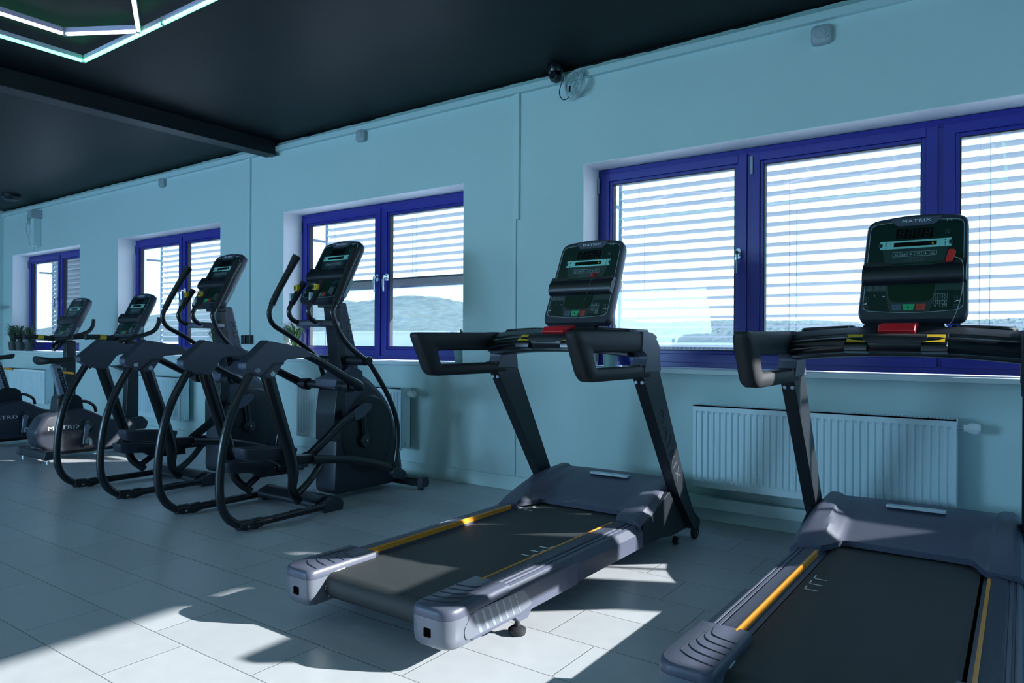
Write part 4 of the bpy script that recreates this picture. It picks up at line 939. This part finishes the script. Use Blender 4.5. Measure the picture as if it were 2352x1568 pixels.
# receiver boxes with loose cables above the far window
R = thing('wall_receiver', 'white electrical boxes with loose cables above the far left window', 'electrical box', (-11.25, YW, 2.66))
q = MB(); q.box(-.04, .06, -.10, 0, -.27, .12); q.build('long_box', 'trimw', R, bevel=.006)
q = MB(); q.box(-.03, .09, -.14, 0, .12, .23); q.build('upper_box', 'device', R, bevel=.008)
q = MB(); q.box(-.30, -.16, -.10, 0, .07, .19); q.build('side_box', 'trimw', R, bevel=.006)
q = MB(); q.box(-.16, -.03, -.05, 0, .12, .22); q.build('socket', 'blackm', R, bevel=.004)
q = MB()
for k in range(7): q.box(-.043, -.039, -.075, -.055, -.22+k*.045, -.205+k*.045)
q.build('vent_holes', 'screen', R)
q = MB(); q.tube([(-.29, -.06, .08), (-.31, -.05, -.02), (-.26, -.04, -.12), (-.24, -.03, -.22), (-.16, -.03, -.25), (-.07, -.04, -.26), (-.03, -.05, -.31)], .006, 7, 5); q.tube([(-.03, -.05, .2), (-.11, -.06, .1), (-.14, -.05, .03)], .006, 7, 5); q.tube([(-.02, -.05, -.27), (.0, -.07, -.34), (.04, -.06, -.33), (.05, -.05, -.27)], .005, 7, 5); q.build('loose_cable', 'cable', R)
# switches
for x, lb in ((-6.385, 'small dark wall box, left one of the pair left of the hill-view window'), (-6.30, 'small dark wall box, right one of the pair left of the hill-view window')):
    R = thing('wall_switch', lb, 'switch', (x, YW, 1.105), 0, 'dark wall boxes')
    q = MB(); q.box(-.033, .033, -.045, 0, -.045, .045); q.build('box', 'blackm', R, bevel=.006)
    q = MB(); q.box(-.022, .022, -.049, -.045, -.03, .03); q.build('rocker', 'black', R, bevel=.002)
# chrome barre along the left wall
R = thing('wall_rail', 'end of a chrome rail at the left edge of the photo', 'rail', (-12.40, 3.0, 1.575))
q = MB(); q.cyl((.16, -2.6, 0), (.16, 1.22, 0), .024); q.build('bar', 'chrome', R)
for y_ in (-2.3, 0.9):
    q = MB(); q.cyl((-.10, y_, 0), (.16, y_, 0), .012); q.build('bracket', 'blackm', R)
# black dome on the ceiling at the far left
R = thing('ceiling_speaker', 'small black round fitting on the dark ceiling near the far corner', 'ceiling fitting', (-11.0, 3.9, ZC))
q = MB(); q.lathe([(0, 0), (.11, 0), (.11, -.03), (.08, -.07), (0, -.09)], (0, 0, 0), 'z', 24); q.build('dome', 'black', R)

# ------------------------------------------------------------------ potted plants on the sills
def plant(x, y, label, h, spread, n, pot_r=.05, pot_h=.10, pm='pot', lm='leaf', seed=1, up=.5, lim=(-99, 99)):
    rnd = random.Random(seed); R = thing('potted_plant', label, 'plant', (x, y, WZ0), 0, 'plants on the window sills')
    q = MB(); q.lathe([(0, 0), (pot_r*.72, 0), (pot_r*.96, pot_h*.92), (pot_r, pot_h*.92), (pot_r, pot_h), (pot_r*.9, pot_h), (pot_r*.86, pot_h*.85)], (0, 0, 0), 'z', 20); q.build('pot', pm, R, ang=50)
    q = MB(); q.lathe([(pot_r*.88, pot_h*.86), (0, pot_h*.88)], (0, 0, 0), 'z', 16); q.build('soil', 'soil', R)
    q = MB()
    for k in range(n):
        a = rnd.uniform(0, 2*pi); L_ = spread*rnd.uniform(.5, 1); hh = h*rnd.uniform(up, 1); base = Vector((rnd.uniform(-.4, .4)*pot_r, rnd.uniform(-.4, .4)*pot_r, pot_h*.85))
        d = Vector((cos(a), sin(a), 0)); tip = base+d*L_+Vector((0, 0, hh*rnd.uniform(.45, .8))); mid = base+d*L_*.35+Vector((0, 0, hh))
        C = [base*(1-t)**2+mid*2*t*(1-t)+tip*t*t for t in [i/6 for i in range(7)]]
        C = [Vector((max(lim[0]-x, min(lim[1]-x, c.x)), min(4.515-y, c.y), c.z)) for c in C]
        sd_ = Vector((-sin(a), cos(a), 0)); W_ = rnd.uniform(.005, .008)
        for i in range(6):
            w0, w1 = W_*sin(pi*(i+.4)/6.8), W_*sin(pi*min(i+1.4, 6.75)/6.8)
            q.face([C[i]-sd_*w0, C[i]+sd_*w0, C[i+1]+sd_*w1, C[i+1]-sd_*w1])
    q.build('leaves', lm, R, smooth=False, recalc=False)
plant(-12.06, 4.31, 'leafy plant in a dark pot on the far sill, leftmost of three', .36, .15, 80, .07, .13, 'pot', 'leafd', 11, lim=(-12.155, 0))
plant(-11.86, 4.33, 'leafy plant in a dark pot on the far sill, middle of three', .34, .14, 70, .065, .12, 'pot', 'leafd', 12, lim=(-12.155, 0))
plant(-11.66, 4.37, 'leafy plant in a dark pot on the far sill, rightmost of three', .34, .14, 70, .065, .12, 'pot', 'leafd', 13)
plant(-7.02, 4.40, 'dark green plant on the sill behind the mast of the farther elliptical', .34, .15, 90, .06, .11, 'pot', 'leafd', 14, lim=(-9, -6.865))
plant(-5.70, 4.40, 'bright green palm-like plant on the sill at the left end of the hill-view window', .36, .19, 60, .055, .08, 'potl', 'leaf', 15, .35, (-5.785, 0))
plant(-3.66, 4.42, 'plant in a dark green pot at the right end of the hill-view sill', .24, .14, 30, .055, .13, 'potl', 'leafd', 16, lim=(-9, -3.575))
plant(-2.32, 4.42, 'plant in a grey-green pot at the left end of the widest sill', .05, .07, 14, .058, .15, 'potl', 'leafd', 17, lim=(-2.475, 0))

# ------------------------------------------------------------------ outside
q = MB(); q.box(-4000, 2500, YO+1, 2600, -4.6, -4.2); struct(q.build('ground_outside', 'ground', smooth=False))
def hill(name, label, ridge, Yr, base_y, seed, group):
    rnd = random.Random(seed); q = MB(); nx, ny = 420, 26; x0, x1 = ridge[0][0], ridge[-1][0]
    def hgt(x):
        for (a, ha), (b, hb) in zip(ridge, ridge[1:]):
            if a <= x <= b: t = (x-a)/(b-a); t = t*t*(3-2*t); return ha+(hb-ha)*t
        return 0
    from mathutils import noise
    R = []
    for j in range(ny+1):
        t = j/ny; y = base_y+(Yr-base_y)*t; row = []
        for i in range(nx+1):
            x = x0+(x1-x0)*i/nx; h = hgt(x)*sin(t*pi/2)**.9*(1+.12*noise.noise(Vector((x*.004, y*.006, seed))))
            h += rnd.uniform(0, 4.2)*min(1, h/20)
            row.append(q._v((x+rnd.uniform(-2, 2), y, h-4)))
        R.append(row)
    for j in range(ny):
        for i in range(nx): q.b.faces.new((R[j][i], R[j][i+1], R[j+1][i+1], R[j+1][i]))
    o = q.build(name, 'hill', smooth=False, recalc=False); tag(o, label, 'hill', group)
hill('wooded_hill', 'pale wooded hill rising in the hill-view window', [(-3200, 40), (-2600, 95), (-2000, 112), (-1750, 124), (-1688, 128), (-1600, 112), (-1555, 110), (-1500, 114), (-1449, 119), (-1365, 126), (-1284, 118), (-1235, 107), (-1150, 70), (-1050, 40), (-980, 5)], 1500, 900, 3, 'distant hills')
hill('wooded_hill', 'low hazy hill band behind the lowest slats of the widest window', [(-960, 44), (-900, 52), (-800, 60), (-755, 56), (-679, 46), (-600, 44), (-501, 50), (-350, 46), (-200, 40), (0, 44), (200, 40), (400, 30), (700, 30)], 1500, 1000, 5, 'distant hills')
def hall(x0, x1, y, z1, label, m='hall', corr=False, dep=30):
    R = thing('industrial_hall', label, 'building', ((x0+x1)/2, y, -4.2), 0, 'halls beyond the window'); w_ = (x1-x0)/2; h = z1+4.2
    q = MB(); q.box(-w_, w_, 0, dep, 0, h)
    if corr:
        n_ = int((x1-x0)/.8)
        for i in range(n_): q.box(-w_+i*.8, -w_+i*.8+.3, -.15, 0, 0, h)
    q.build('walls', m, R, smooth=False)
    q = MB(); q.box(-w_-.6, w_+.6, -.6, dep+.6, h, h+.5); q.build('flat_roof', 'hall', R, smooth=False)
hall(-330, -150, 205, 4.4, 'long low pale hall below the wooded hill')
hall(-118, -82, 150, 1.9, 'pale flat building low behind the slats of the widest window')
hall(-66, -30, 120, .55, 'grey corrugated hall at the bottom of the widest window', 'corr', True)
rnd = random.Random(9)
for i, (bx_, by_, br_, lb) in enumerate([(-33.0, 52, 2.6, 'light green bush at the bottom of the leftmost wide-window pane'), (-68.0, 95, 3.2, 'small tree beside the pale flat building')]):
    R = thing('bush', lb, 'bush', (bx_, by_, -4.2)); q = MB()
    for k in range(900):
        th, ph = rnd.uniform(0, 2*pi), math.acos(rnd.uniform(-.3, 1)); rr_ = br_*rnd.uniform(.55, 1)
        c = Vector((rr_*sin(ph)*cos(th), rr_*sin(ph)*sin(th), 3.2+rr_*.75*cos(ph)-br_*.1)); a = Vector((rnd.uniform(-1, 1), rnd.uniform(-1, 1), rnd.uniform(-1, 1))).normalized()*.28; b = a.cross(Vector((rnd.uniform(-1, 1), rnd.uniform(-1, 1), .3))).normalized()*.2
        q.face([c-a, c+b, c+a, c-b])
    q.build('foliage', 'bush', R, smooth=False, recalc=False)
    q = MB(); q.cyl((0, 0, 0), (0, 0, 3.4), .18, .1); q.build('trunk', 'soil', R)
